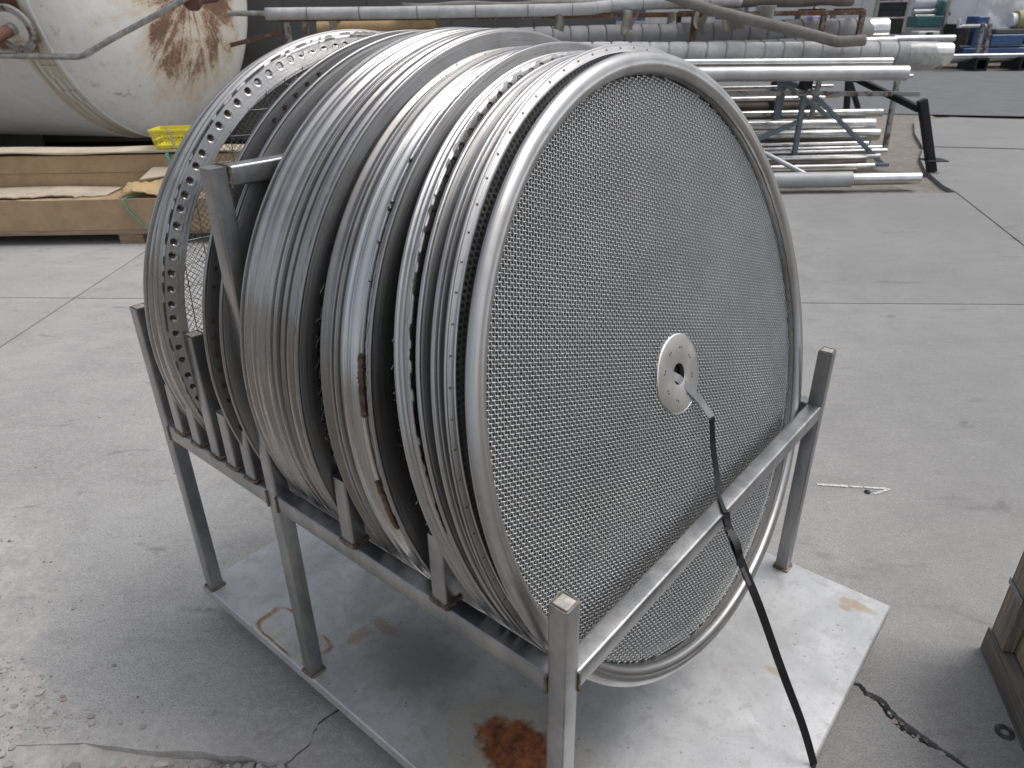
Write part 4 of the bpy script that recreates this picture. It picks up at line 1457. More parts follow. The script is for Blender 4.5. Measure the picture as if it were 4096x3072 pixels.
# ------------------------------------------------------------------ the tank
TR, THD = 1.752, 0.476
tank = empty('storage_tank', (-4.181, 9.401, 0.373 + TR), -0.216)
tag(tank, 'huge white horizontal storage tank with rust streaks on its dished end', 'tank')
n_ = 160
prof = [(-7.0, TR)] + [(-7.0 + 7.0 * k / 14, TR) for k in range(1, 15)] + [(THD * TR * math.sin(t), TR * math.cos(t)) for t in np.linspace(0.04, PI / 2 - 0.001, 34)]
lathe('shell', prof[:15], 'tank', tank, n_, False, sharp=0)
lathe('dished_end', prof[14:], 'tank', tank, n_, False, sharp=0)


def tank_pt(x, th, dr=0.0):
    rr = TR + dr
    if x > 0:
        rr = TR * math.sqrt(max(0, 1 - (x / (THD * TR)) ** 2)) + dr
    return (x, rr * math.cos(th), rr * math.sin(th))


th0 = [math.radians(180 + 6 * k) for k in range(-3, 28)]
MB().tube([tank_pt(0.02, t, 0.002) for t in [math.radians(a) for a in np.linspace(150, 400, 120)]], 0.011, 6).build('girth_weld', 'tank', tank)
MB().tube([tank_pt(-0.34, t, 0.002) for t in [math.radians(a) for a in np.linspace(150, 400, 120)]], 0.008, 6).build('girth_weld', 'tank', tank)
# strap plates welded across the seam
for k, a in enumerate((193, 201, 209, 219)):
    V = []
    for x in (-0.22, -0.03):
        for q in (a, a + 4.5):
            for d in (0.004, 0.018):
                V.append(tank_pt(x, math.radians(q), d))
    MB().add(V, [(0, 1, 3, 2), (4, 6, 7, 5), (0, 4, 5, 1), (2, 3, 7, 6), (0, 2, 6, 4), (1, 5, 7, 3)]).build('doubler_plate', 'tank', tank, smooth=False)
# saddles under the tank
for x in (-3.3, -6.2):
    mb = MB()
    V = []
    for k in range(13):
        t = math.radians(225 + 90 * k / 12)
        for xx in (x - 0.14, x + 0.14):
            V += [(xx, (TR + 0.001) * math.cos(t), (TR + 0.001) * math.sin(t)), (xx, (TR + 0.001) * math.cos(t), -TR - 0.372)]
    F = []
    for k in range(12):
        a, b = k * 4, k * 4 + 4
        F += [(a, b, b + 1, a + 1), (a + 2, a + 3, b + 3, b + 2), (a + 1, b + 1, b + 3, a + 3), (a, a + 2, b + 2, b)]
    F += [(0, 1, 3, 2), (48, 50, 51, 49)]
    mb.add(V, F)
    mb.build('saddle', 'dark_grey', tank, smooth=False)
# nozzle with a pipe stub on the shell
inv_t = Matrix.Translation((-4.181, 9.401, 0.373 + TR)) @ Matrix.Rotation(-0.216, 4, 'Z')


def on_shell(px, py):
    """tank-local point where a ray of the photograph meets the shell"""
    Mi = inv_t.inverted()
    o = Mi @ Vector(C0)
    d = Mi.to_3x3() @ Vector(ray(px, py))
    a = d.y ** 2 + d.z ** 2
    b = 2 * (o.y * d.y + o.z * d.z)
    c = o.y ** 2 + o.z ** 2 - TR ** 2
    t = (-b - math.sqrt(max(b * b - 4 * a * c, 0))) / (2 * a)
    return o + d * t


c_ = on_shell(41, 56)
nrm = Vector((0, c_.y, c_.z)).normalized()
q_ = nrm.to_track_quat('X', 'Z').to_matrix().to_4x4()
nz = lathe('nozzle', [(-0.05, 0.05), (-0.05, 0.13), (0.05, 0.13), (0.055, 0.215), (0.085, 0.225), (0.095, 0.215), (0.095, 0.165), (0.088, 0.158), (0.088, 0.05)], 'steel_pale', tank, 48)
nz.matrix_local = Matrix.Translation(c_) @ q_
o = lathe('nozzle_cover', [(0.088, 0.0), (0.092, 0.155), (0.086, 0.158), (0.080, 0.0)], 'tank', nz, 48)
o = lathe('nut', [(0.09, 0.0), (0.09, 0.062), (0.15, 0.055), (0.155, 0.0)], 'galv', nz, 10)
MB().tube([(0.15, 0, 0), (0.30, 0, 0.0), (0.42, -0.25, 0.0), (0.5, -1.4, 0.02)], 0.055, 14).build('pipe', 'rusty_pipe', nz)
# thin vent line across the dished end
vp = [gy(-60, 118, 7.55), gy(60, 121, 7.55), gy(160, 123, 7.55), gy(172, 122.5, 7.55), gy(183, 119, 7.55), gy(195, 112, 7.55), gy(240, 85, 7.56), gy(320, 42, 7.58), gy(400, -2, 7.60), gy(440, -24, 7.62)]
vl = empty('vent_line', tuple(vp[0]))
tag(vl, 'thin galvanised vent pipe with an elbow running across the dished tank end', 'pipe')
o0 = np.array(vp[0])
MB().tube([tuple(np.array(p) - o0) for p in vp], 0.027, 14).build('pipe', 'galv', vl)
for a, b in ((2, 3), (5, 6)):
    p_, q2 = np.array(vp[a]) - o0, np.array(vp[b]) - o0
    d = (q2 - p_) / np.linalg.norm(q2 - p_)
    MB().tube([tuple(p_ - d * 0.012), tuple(p_ + d * 0.012)], 0.0295, 14).build('coupling', 'galv', vl)
e_ = np.array(gy(410, -2, 7.60)) - o0
fl = lathe('flange', [(0.0, 0.0), (0.0, 0.10), (0.04, 0.105), (0.05, 0.06), (0.35, 0.06), (0.35, 0.0)], 'rusty_pipe', vl, 28)
fl.matrix_local = Matrix.Translation(e_) @ Vector((0.35, 0.93, 0.1)).to_track_quat('X', 'Z').to_matrix().to_4x4()


# ------------------------------------------------------------------ pipes and racks behind
def along(name, pA, pB, r, mat, label, cat='pipe', group=None, wall=0.006, end='hollow'):
    """straight pipe between two points with an open end towards B"""
    pA, pB = Vector(pA), Vector(pB)
    o = empty(name, tuple(pA))
    o.rotation_euler = (pB - pA).to_track_quat('X', 'Z').to_euler()
    Ln = (pB - pA).length
    lathe('pipe_wall', [(0, r - wall), (0, r), (Ln, r), (Ln, r - wall)], mat, o, 28)
    disc('dark_inside', r - wall * 0.8, Ln - 0.06, 'black', o, 24)
    return tag(o, label, cat, group)


def px_pipe(px, py_top, py_bot, Y, xl, mat, label, group=None, slope=0.0, name='steel_pipe'):
    a, b = gy(px, py_top, Y), gy(px, py_bot, Y)
    r = (a[2] - b[2]) / 2
    z = (a[2] + b[2]) / 2
    return along(name, (xl, Y, z + slope * (a[0] - xl)), (a[0], Y, z), r, mat, label, 'pipe', group)


def wrapped(px_l, Yl, zl, px_r, py_t, py_b, Y, mat, label, pitch, foil_to=None, film=False, left_x=None, zleft=None):
    """pipe lagged with wound blanket: one bulge per turn, bare metal sleeve sticking out"""
    a, b = gy(px_r, py_t, Y), gy(px_r, py_b, Y)
    r = (a[2] - b[2]) / 2
    z = (a[2] + b[2]) / 2
    A = Vector((left_x, Y, zleft if zleft else z))
    B = Vector((a[0], Y, z))
    o = empty('lagged_pipe', tuple(A))
    o.rotation_euler = (B - A).to_track_quat('X', 'Z').to_euler()
    Ln = (B - A).length
    n_ = int(Ln / pitch)
    prof = [(0, r * 0.75)]
    for k in range(n_):
        x0, x1 = Ln * k / n_, Ln * (k + 1) / n_
        g = random.uniform(-0.003, 0.003)
        prof += [(x0 + 0.003, r - 0.020), (x0 + 0.012, r - 0.018), (x0 + pitch * 0.10, r - 0.003 + g), (x0 + pitch * 0.3, r + g), (x0 + pitch * 0.75, r - 0.001 + g), (x1 - 0.003, r - 0.002 + g)]
    prof += [(Ln, r * 0.9), (Ln, r * 0.75)]
    ph = rng.uniform(0, 6, 3)

    def jag(th, pr_):
        s = np.sin(th + ph[0])[:, None] * 0.012 * pitch / 0.2
        return s * np.ones((1, len(pr_))), 0.004 * np.sin(3 * th + ph[1])[:, None] * np.sin(pr_[:, 0] * 5)[None, :]
    lathe('lagging', prof, mat, o, 40, True, jag, 50)
    if foil_to:
        Lf = gy(foil_to, py_t, Y)[0] - A.x
        lathe('metal_end', [(Ln - 0.05, r * 0.70), (Ln - 0.05, r * 0.97), (Lf, r * 0.97), (Lf, r * 0.94), (Ln - 0.05, r * 0.92)], 'pipe_bright', o, 40)
        disc('dark_inside', r * 0.93, Lf - 0.04, 'black', o, 32)
    if film:
        def jf(th, pr_):
            w_ = np.linspace(0, 1, len(pr_))[None, :]
            hang = np.clip(-np.sin(th), 0, 1)[:, None] ** 2
            return rng.normal(0, 0.012, (len(th), 1)) * w_ + 0.05 * np.sin(2 * th)[:, None] * w_, 0.06 * hang * np.sin(w_ * PI * 0.8) + rng.normal(0, 0.0022, (len(th), len(pr_)))
        lathe('loose_film', [(Ln - 0.08, r + 0.004), (Ln + 0.04, r + 0.004), (Ln + 0.12, r + 0.002), (Ln + 0.20, r + 0.001), (Ln + 0.26, r - 0.003)], 'film', o, 44, False, jf, 30)
    return tag(o, label, 'pipe')


wrapped(0, 0, 0, 1976, 90, 140, 8.7, 'wrap_pale', 'pale lagged pipe with a film-wrapped shiny end', 0.205, 2055, True, -1.4, 1.30)
wrapped(0, 0, 0, 1868, 80, 99, 9.02, 'wrap', 'thin lagged pipe squeezed between the two thick lagged pipes', 0.20, 1936, False, -1.2, 1.30)
wrapped(0, 0, 0, 1880, 37, 97, 9.25, 'wrap', 'thick grey lagged pipe right under the rusty shelf, bright metal end', 0.205, 1916, False, -2.16, 1.36)
px_pipe(1928, 124, 141, 8.45, -1.0, 'pipe_bright', 'bright steel tube lying on a fatter dull pipe', slope=0.008)
px_pipe(1962, 141, 174, 8.3, -1.0, 'pipe_dull', 'fat dull grey pipe lying across the blue-grey frames', slope=0.008)
px_pipe(1972, 160, 168, 8.45, 2.6, 'pipe_dull', 'short thin tube poking out behind the fat dull pipe')
grp = 'bare steel pipes stacked under the rack'
lab = {'pipe_dark': 'dark stained steel pipe at the back of the stack under the rack', 'pipe_stain': 'tarnished steel pipe with a brownish sheen in the stack under the rack',
       'pipe_bright': 'thin bright steel tube in the stack under the rack'}
for (px, a, b, Y, xl, mt) in ((1906, 234, 252, 9.9, -0.5, 'pipe_stain'), (1888, 254, 288, 9.5, -0.6, 'pipe_stain'), (1899, 277, 303, 9.2, -0.5, 'pipe_stain'),
                              (1884, 262, 270, 9.75, 0.2, 'pipe_bright'), (1876, 305, 313, 9.0, 0.3, 'pipe_bright'), (1905, 314, 322, 8.95, 0.1, 'pipe_bright'), (1915, 321, 330, 8.85, 0.4, 'pipe_bright'),
                              (1900, 332, 342, 8.7, 0.2, 'pipe_bright'), (1872, 336, 346, 8.6, 0.3, 'pipe_stain'), (1888, 352, 366, 8.25, 0.2, 'pipe_stain'),
                              (1770, 214, 240, 10.9, 0.2, 'pipe_dark'), (1850, 236, 262, 10.6, 0.2, 'pipe_dark'), (1830, 262, 290, 10.3, 0.2, 'pipe_dark'), (1855, 284, 306, 10.2, 0.1, 'pipe_dark'), (1760, 186, 214, 10.9, 0.3, 'pipe_dark'), (1868, 246, 262, 10.0, 0.1, 'pipe_dark'), (1880, 296, 310, 9.5, 0.1, 'pipe_dark'), (1862, 311, 322, 9.3, 0.1, 'pipe_dark'), (1890, 324, 335, 9.1, 0.1, 'pipe_dark'), (1870, 343, 355, 8.6, 0.1, 'pipe_dark'), (1850, 362, 372, 8.05, 0.1, 'pipe_dark'), (1860, 302, 318, 9.9, 0.1, 'pipe_dark'),
                              (1815, 197, 211, 10.4, 1.2, 'pipe_bright'), (1800, 182, 190, 9.8, 0.6, 'pipe_stain'), (1782, 206, 216, 10.1, 1.0, 'pipe_bright')):
    px_pipe(px, a, b, Y, xl, mt, lab[mt], grp + {'pipe_dark': ', at the back', 'pipe_stain': ', tarnished', 'pipe_bright': ', bright'}[mt], -0.004)
# sleeved pipe on the ground
a, b = gy(1840, 378, 7.62), gy(1840, 411, 7.62)
r_ = (a[2] - b[2]) / 2
o = along('sleeved_pipe', (1.2, 7.62, r_ + 0.002), (a[0], 7.62, r_ + 0.002), r_, 'plastic_grey', 'grey sleeved pipe lying on the ground edge, bare metal end', 'pipe')
xe = gy(1985, 385, 7.62)[0]
lathe('metal_end', [(a[0] - 1.2 - 0.2, r_ * 0.6), (a[0] - 1.2 - 0.2, r_ * 0.78), (xe - 1.2, r_ * 0.78), (xe - 1.2, r_ * 0.72), (a[0] - 1.2 - 0.1, r_ * 0.7)], 'pipe_bright', o, 32)
disc('dark_inside', r_ * 0.74, xe - 1.25, 'black', o)
# a slanting round brace pipe propped against the stack
pa, pb = gy(1640, 325, 8.15), gy(1752, 383, 7.75)
along('prop_pipe', tuple(pa), tuple(pb), 0.026, 'pipe_dull', 'thin prop pipe leaning down to the sleeved pipe')

# blue-grey welded frames carrying the pipes


def bar(root, a, b, w_, mat, name, h=None):
    o = np.array(root.location)
    return MB().sqtube(tuple(np.array(a) - o), tuple(np.array(b) - o), w_, h, 0.004).build(name, mat, root, 30)


fr = empty('pipe_trestle', (3.42, 8.82, 0))
tag(fr, 'blue-grey welded trestle with diagonal braces and a rust-flecked rail', 'trestle')
foot = np.array((3.42, 8.82, 0.0))
tz = 0.90
bar(fr, foot, (3.42, 8.82, tz), 0.055, 'steel_blue', 'post')
MB().box(-0.06, 0.06, -0.06, 0.06, tz - 0.04, tz + 0.14, 0.004).build('head_block', 'steel_black', fr)
ra, rb = gy(1560, 201, 8.76), gy(1985, 203, 8.76)
bar(fr, ra, rb, 0.05, 'steel_pale', 'rail')
d2 = gz(1940, 370, 0.02)
bar(fr, (3.47, 8.78, 0.84), (d2[0], 8.70, 0.03), 0.05, 'steel_blue', 'brace')
bar(fr, (3.45, 9.65, 0.86), (4.75, 9.60, 0.03), 0.05, 'steel_blue', 'brace')
bar(fr, (3.42, 9.65, 0.0), (3.42, 9.65, 0.98), 0.05, 'steel_blue', 'post')
bar(fr, (3.42, 8.85, 0.86), (3.42, 9.62, 0.90), 0.05, 'steel_blue', 'cross_beam')
bar(fr, (2.3, 8.64, 0.03), (d2[0] + 0.05, 8.64, 0.03), 0.04, 'steel_blue', 'foot_rail')
bar(fr, (3.37, 8.78, 0.5), (2.2, 8.70, 0.03), 0.05, 'steel_blue', 'brace')
fr2 = empty('pipe_stand', (5.09, 10.0, 0))
tag(fr2, 'tall brown rusty post standing at the soil edge under the pipe ends', 'post')
bar(fr2, (5.09, 10.0, 0.0), (5.05, 10.0, 1.08), 0.06, 'steel_pale', 'post')
bar(fr2, (5.09, 9.4, 1.04), (5.05, 10.8, 1.06), 0.06, 'steel_rust', 'arm')
fr3 = empty('black_stand', (3.76, 10.85, 0))
tag(fr3, 'black steel stand between the stacked pipes behind the blue-grey trestle', 'stand')
bar(fr3, (3.76, 10.85, 0), (3.76, 10.85, 1.15), 0.07, 'steel_black', 'post')
bar(fr3, (4.9, 10.85, 0.0), (4.75, 10.85, 1.15), 0.07, 'steel_black', 'post')
bar(fr3, (3.5, 10.85, 1.18), (5.0, 10.85, 1.18), 0.06, 'steel_black', 'rail')
bar(fr3, (5.2, 10.85, 0.05), (4.8, 10.85, 0.8), 0.06, 'steel_black', 'brace')
# black leaning jack stand at the right
b0 = gz(2013, 371)
bs = empty('jack_stand', (b0[0], b0[1], 0))
tag(bs, 'black square-tube jack stand planted in the soil, arm reaching to the pipe ends', 'stand')
top = gy(1992, 216, b0[1])
bar(bs, (b0[0], b0[1], 0), tuple(top), 0.085, 'steel_black', 'leg')
MB().box(-0.13, 0.11, -0.10, 0.10, 0.125, 0.137, 0.003).build('base_flange', 'steel_black', bs)
e1 = gy(1986, 236, b0[1] + 0.02)
e2 = gy(1860, 175, 9.3)
bar(bs, e1, e2, 0.065, 'steel_black', 'arm')
e3 = gy(1845, 140, 9.6)
bar(bs, e2, tuple(np.array(e2) + np.array((-0.55, 0.5, 0.22))), 0.065, 'steel_black', 'arm_end')

# upper rusty shelf with posts
sh = empty('rusty_shelf', (-2.55, 9.0, 0))
tag(sh, 'long rusty steel shelf frame standing over the lagged pipes', 'shelf')
zt = 1.652
for Y in (8.95, 9.75):
    bar(sh, (-2.55, Y, zt), (4.0, Y, zt - 0.02), 0.05, 'steel_rust', 'rail', 0.06)
for x, m_ in ((-2.45, 'steel_pale'), (-1.95, 'steel_pale'), (2.1, 'steel_rust'), (3.55, 'steel_blue'), (3.98, 'steel_pale')):
    bar(sh, (x + (0.0 if x < 3 else -0.08), 9.75, 0.0), (x, 9.75, zt - 0.03), 0.055, m_, 'post')
    bar(sh, (x - 0.02, 8.95, 0.0 if x < 3 else 0.95), (x, 8.95, zt - 0.03), 0.055, m_ if x < 3 else 'steel_rust', 'post')
    bar(sh, (x, 8.98, zt), (x, 9.72, zt), 0.045, 'steel_rust', 'cross_beam')
bar(sh, (-3.12, 8.95, 1.40), (-2.5, 8.95, 1.53), 0.045, 'steel_rust', 'brace')
# old lagged pipes on and hanging off the shelf
P = [gy(575, 30, 8.9), gy(800, 28, 8.9), gy(1050, 24, 8.9), gy(1250, 20, 8.9), gy(1330, 12, 8.95), gy(1480, 4, 9.0), gy(1600, 2, 9.05)]
o = empty('old_lagged_pipe', tuple(P[0]))
tag(o, 'thin dirty white lagged pipe lying along the rusty shelf', 'pipe')
pth = catmull([tuple(np.array(p) - np.array(P[0])) for p in P], 10)
MB().tube(pth, 0.062, 14).build('lagging', 'wrap_pale', o, 0)
MB().tube([(-0.42, 0, 0.012), (0.02, 0, 0.004)], 0.028, 12).build('bare_end', 'galv', o)
for k in range(4, len(pth) - 2, 5):
    p_, q2 = np.array(pth[k]), np.array(pth[k + 1])
    MB().tube([tuple(p_), tuple(p_ + (q2 - p_) * 0.10)], 0.0645, 14).build('tape', 'wrap_old', o, 0)
P = [gy(1440, -12, 8.8), gy(1500, 10, 8.75), gy(1560, 28, 8.7), gy(1650, 50, 8.6), gy(1740, 72, 8.55), gy(1800, 88, 8.5), gy(1818, 90, 8.5), gy(1868, 87, 8.5)]
o = empty('hanging_lagged_pipe', tuple(P[0]))
tag(o, 'grimy lagged pipe slanting down from the rusty shelf over the lagged pipes', 'pipe')
MB().tube(catmull([tuple(np.array(p) - np.array(P[0])) for p in P], 8), 0.056, 14).build('lagging', 'wrap_old', o, 0)
for i, (x0, x1, y_, r_, mt) in enumerate(((2.2, 3.9, 9.1, 0.075, 'wrap_old'), (1.4, 3.6, 9.28, 0.06, 'wrap_old'), (0.3, 3.95, 9.5, 0.085, 'wrap_pale'), (-1.2, 1.6, 9.3, 0.05, 'wrap_old'))):
    pth = [(x0 + (x1 - x0) * k / 14, y_ + 0.01 * math.sin(k), zt + 0.05 + r_ + 0.012 * math.sin(k * 1.3 + i)) for k in range(15)]
    o = empty('old_lagged_pipe', pth[0])
    tag(o, 'grimy old lagged pipe lying loose on the right half of the rusty shelf' if i < 3 else 'thin grimy lagged pipe lying behind the dirty white one on the shelf', 'pipe', 'old lagged pipes on the rusty shelf' if i < 3 else None)
    MB().tube([tuple(np.array(p) - np.array(pth[0])) for p in pth], r_, 12).build('lagging', mt, o, 0)
# torn lagging rags hanging from the shelf
for i, (px, pt_, pb_, wpx) in enumerate(((1200, 30, 70, 20), (1345, 22, 78, 34), (1500, 18, 74, 30), (1565, 18, 72, 36), (1640, 12, 66, 30), (1445, 26, 52, 16))):
    n1, n2 = 7, 12
    V = []
    a = gy(px, pt_, 8.86)
    b = gy(px + wpx, pb_, 8.86)
    for u in range(n1):
        for v in range(n2):
            fu, fv = u / (n1 - 1), v / (n2 - 1)
            V.append((a[0] + (b[0] - a[0]) * (fu + 0.15 * math.sin(fv * 5 + i) * fv) * (1 - 0.35 * fv * abs(math.sin(i * 2.1))), 8.90 - 0.05 * math.sin(fu * PI * 1.5 + i) - 0.04 * fv,
                      a[2] + (b[2] - a[2]) * fv * (1 - 0.25 * (fu if i % 2 else 1 - fu)) + random.gauss(0, 0.003)))
    F = [(u * n2 + v, (u + 1) * n2 + v, (u + 1) * n2 + v + 1, u * n2 + v + 1) for u in range(n1 - 1) for v in range(n2 - 1)]
    o = link_mesh('torn_rag', V, F, 'wrap_old', sharp=0)
    md = o.modifiers.new('thick', 'SOLIDIFY')
    md.thickness = 0.008
    tag(o, 'torn flap of dirty lagging hanging from the rusty shelf', 'rag', 'torn lagging flaps under the rusty shelf')
# tan cardboard tube under the shelf's left end
pa, pb = gy(688, 60, 9.4), gy(850, 52, 9.4)
o = along('cardboard_tube', (pb[0] + 0.5, 9.4, pb[2] - 0.02), (pa[0], 9.4, pa[2] - 0.02), 0.10, 'kraft', 'brown cardboard tube under the left end of the rusty shelf', 'tube')

# ------------------------------------------------------------------ buildings and machines beyond
bd_ = empty('grey_building', (-2.2, 11.6, 0))
tag(bd_, 'dark grey sheet-clad building wall rising behind the tank and shelf', 'building')
x = -13.0
while x < 3.0:
    MB().box(x, x + 1.195, 0.0, 3.0, 0.0, 5.2, 0.006).build('cladding_panel', 'dark_grey', bd_, 30)
    x += 1.2
MB().box(-13.1, 3.9, -0.15, 3.15, 5.2, 5.4, 0.01).build('roof', 'steel_black', bd_)
MB().box(-13.0, 3.79, -0.03, -0.002, 0, 0.25).build('plinth', 'dark_grey', bd_, smooth=False)

pb_ = empty('pale_warehouse', (8.0, 29.0, 0))
tag(pb_, 'long pale warehouse wall across the road behind the pipe rack', 'building')
for k in range(9):
    x = -8.5 + 1.9 * k
    MB().box(x, x + 1.89, 0, 8, 0.0, 5.5, 0.008).build('wall_panel', 'wall_pale', pb_, 30)
MB().box(-8.6, 8.8, -0.2, 8.2, 5.5, 5.75, 0.02).build('roof', 'dark_grey', pb_)
for x in (-4.2, -0.5):
    wn = MB().box(x, x + 1.3, -0.03, -0.005, 1.3, 2.3).build('window', 'wall_pale', pb_, smooth=False)
    for i in range(2):
        MB().box(x + 0.06 + 0.6 * i, x + 0.62 + 0.6 * i, -0.045, -0.032, 1.36, 2.24).build('pane', 'glass', wn, smooth=False)


def V3(px, py, Y):
    return gy(px, py, Y)


# black louvred rack with grey uprights
Y = 24.6
a, b = V3(1884, 75, Y), V3(1978, -60, Y)
lo = empty('louvred_panel', ((a[0] + b[0]) / 2, Y, 0))
tag(lo, 'tall black slatted panel rack in a grey frame across the road', 'panel rack')
wd = b[0] - a[0]
for s_ in (-1, 1):
    MB().box(s_ * wd / 2 - 0.05, s_ * wd / 2 + 0.05, 0, 0.1, 0, 3.0, 0.005).build('upright', 'galv', lo)
zz = [V3(1950, p, Y)[2] for p in (75, 38.5, 3, -32)]
for z0, z1 in zip(zz[:-1], zz[1:]):
    MB().box(-wd / 2 + 0.05, wd / 2 - 0.05, 0.03, 0.07, z0 + 0.02, z1 - 0.02, 0.003).build('panel', 'black', lo)
    MB().box(-wd / 2 + 0.05, wd / 2 - 0.05, -0.01, 0.03, z1 - 0.015, z1 + 0.02, 0.003).build('bar', 'galv', lo)
    zm = (z0 + z1) / 2
    MB().box(-wd / 2 + 0.05, wd / 2 - 0.05, 0.02, 0.029, zm - 0.012, zm + 0.012).build('slat_edge', 'steel_black', lo, smooth=False)
bar(lo, (lo.location.x - wd / 2, Y, zz[0] - 0.04), (lo.location.x + wd / 2, Y, zz[0] - 0.04), 0.06, 'galv', 'sill')

# teal conveyor with a white roll
Y = 25.2
a, b = V3(1975, 58, Y), V3(2043, 34, Y)
tc_ = empty('teal_conveyor', (a[0], Y, 0))
tag(tc_, 'teal roller machine with white rolls standing across the road', 'machine')
wx = b[0] - a[0]
z0, z1 = V3(2010, 58, Y)[2], V3(2010, 35, Y)[2]
MB().box(0, wx, 0, 1.0, z0 + 0.01, z1, 0.01).build('bed', 'teal', tc_)
MB().box(0.0, wx * 1.1, 0.05, 0.95, 0, z0, 0.01).build('base', 'plastic_grey', tc_)
MB().tube([(0.0, 0.1, z1 + 0.02), (wx * 0.66, 0.1, z1 + 0.02)], 0.03, 10).build('guide_bar', 'galv', tc_)
MB().tube([(0.1, 0.5, z1 + 0.12), (wx * 0.92, 0.5, z1 + 0.12)], 0.10, 16).build('roller', 'pipe_dull', tc_)
MB().tube([(0.08, 0.6, z1 + 0.40), (wx * 0.82, 0.6, z1 + 0.40)], 0.19, 20).build('roll', 'tarp', tc_)
MB().tube([(0.08, 0.6, z1 + 0.78), (wx * 0.70, 0.6, z1 + 0.78)], 0.12, 20).build('roll', 'teal', tc_)
MB().box(wx * 0.90, wx * 1.0, 0.1, 0.9, z1, z1 + 0.42, 0.01).build('end_plate', 'teal', tc_)
mb = MB()
n_ = 24
ring_ = []
for k in range(n_):
    a_ = 2 * PI * k / n_
    rr = 0.28 if k % 2 else 0.23
    ring_ += [(rr * math.cos(a_), rr * math.sin(a_))]
mb.add([(wx * 1.18 + p[0] * 0.55, 0.3 + p[0], z1 + 0.06 + p[1]) for p in ring_] + [(wx * 1.22 + p[0] * 0.55, 0.3 + p[0], z1 + 0.06 + p[1]) for p in ring_],
       [tuple(range(n_ - 1, -1, -1)), tuple(range(n_, 2 * n_))] + [(k, (k + 1) % n_, n_ + (k + 1) % n_, n_ + k) for k in range(n_)])
mb.build('sprocket', 'steel_rust', tc_, smooth=False)
MB().tube([(wx * 0.95, 0.3, z1 + 0.06), (wx * 1.3, 0.3, z1 + 0.06)], 0.06, 12).build('shaft', 'steel_rust', tc_)
u0, u1 = V3(2034, 85, Y - 0.3), V3(2058, -30, Y - 0.3)
bar(tc_, (u0[0], u0[1], 0.0), tuple(u1), 0.09, 'galv', 'upright')
p_, q2 = V3(1972, 92, 24.0), V3(2028, 67, 24.0)
o = empty('white_trough', ((p_[0] + q2[0]) / 2, 24.0, 0))
tag(o, 'white sheet-metal trough on legs in front of the teal machine', 'trough')
hw_ = (q2[0] - p_[0]) / 2
MB().box(-hw_, hw_ * 0.8, -0.2, 0.3, p_[2], q2[2], 0.02).build('box', 'wall_pale', o)
MB().box(-0.12, 0.08, -0.215, -0.201, q2[2] - 0.12, q2[2] - 0.02).build('slot', 'black', o, smooth=False)
for sx in (-0.9, 0.7):
    MB().box(sx * hw_ - 0.04, sx * hw_ + 0.04, -0.05, 0.05, 0, p_[2]).build('leg', 'galv', o, smooth=False)
pt_ = V3(1930, 85, 23.4)
qt_ = V3(2061, 83, 23.4)
lt = along('long_tube', tuple(pt_), tuple(qt_), 0.10, 'pipe_dull', 'pale long tube resting on two low stands in front of the white trough')
for k_ in (0.25, 0.85):
    Lq = float(np.linalg.norm(qt_ - pt_)) * k_
    MB().box(Lq - 0.04, Lq + 0.04, -0.1, 0.1, -pt_[2], -0.08).build('stand', 'galv', lt, smooth=False)

# white wrapped load behind the blue machine
Y = 27.0
a, b = V3(2068, 120, Y), V3(2290, -70, Y)
n1, n2 = 60, 36
V = []
for i in range(n1):
    for j in range(n2):
        u, v = i / (n1 - 1), j / (n2 - 1)
        X = a[0] + (b[0] - a[0]) * u + 0.25 * v
        Z = (b[2]) * v
        d = 0.10 * fbm(np.array([X * 1.0]), np.array([Z * 1.5]), 1.3, 21)[0] + 0.06 * fbm(np.array([X + Z]), np.array([X - Z]), 4.0, 31)[0]
        V.append((X, Y - d * 2.2 - 0.5 * math.sin(PI * u) * 0.3, Z))
F = [(i * n2 + j, (i + 1) * n2 + j, (i + 1) * n2 + j + 1, i * n2 + j + 1) for i in range(n1 - 1) for j in range(n2 - 1)]
k = len(V)
for (u, v) in ((0, 0), (1, 0), (1, 1), (0, 1)):
    V.append((a[0] + (b[0] - a[0]) * u, Y + 2.0, b[2] * v))
F += [(k + 3, k + 2, k + 1, k), (0, n2 - 1, k + 3, k), ((n1 - 1) * n2, k + 1, k + 2, n1 * n2 - 1)]
F.append(tuple([i * n2 + n2 - 1 for i in range(n1)] + [k + 2, k + 3]))
tag(link_mesh('wrapped_load', V, F, 'tarp', sharp=0), 'tall load wrapped in wrinkled white sheeting behind the blue machine', 'wrapped load')

# blue machine on its bed
Y = 24.0
bl = empty('blue_machine', tuple((V3(2080, 118, Y)[0], Y, 0)))
tag(bl, 'blue industrial machine on a blue bed with an olive roll on top', 'machine')
ox = bl.location.x


def blk(px0, py0, px1, py1, y0, y1, mat, name, bev=0.02):
    A_, B_ = V3(px0, py0, Y + y0), V3(px1, py1, Y + y0)
    return MB().box(min(A_[0], B_[0]) - ox, max(A_[0], B_[0]) - ox, y0, y1, min(A_[2], B_[2]), max(A_[2], B_[2]), bev).build(name, mat, bl)


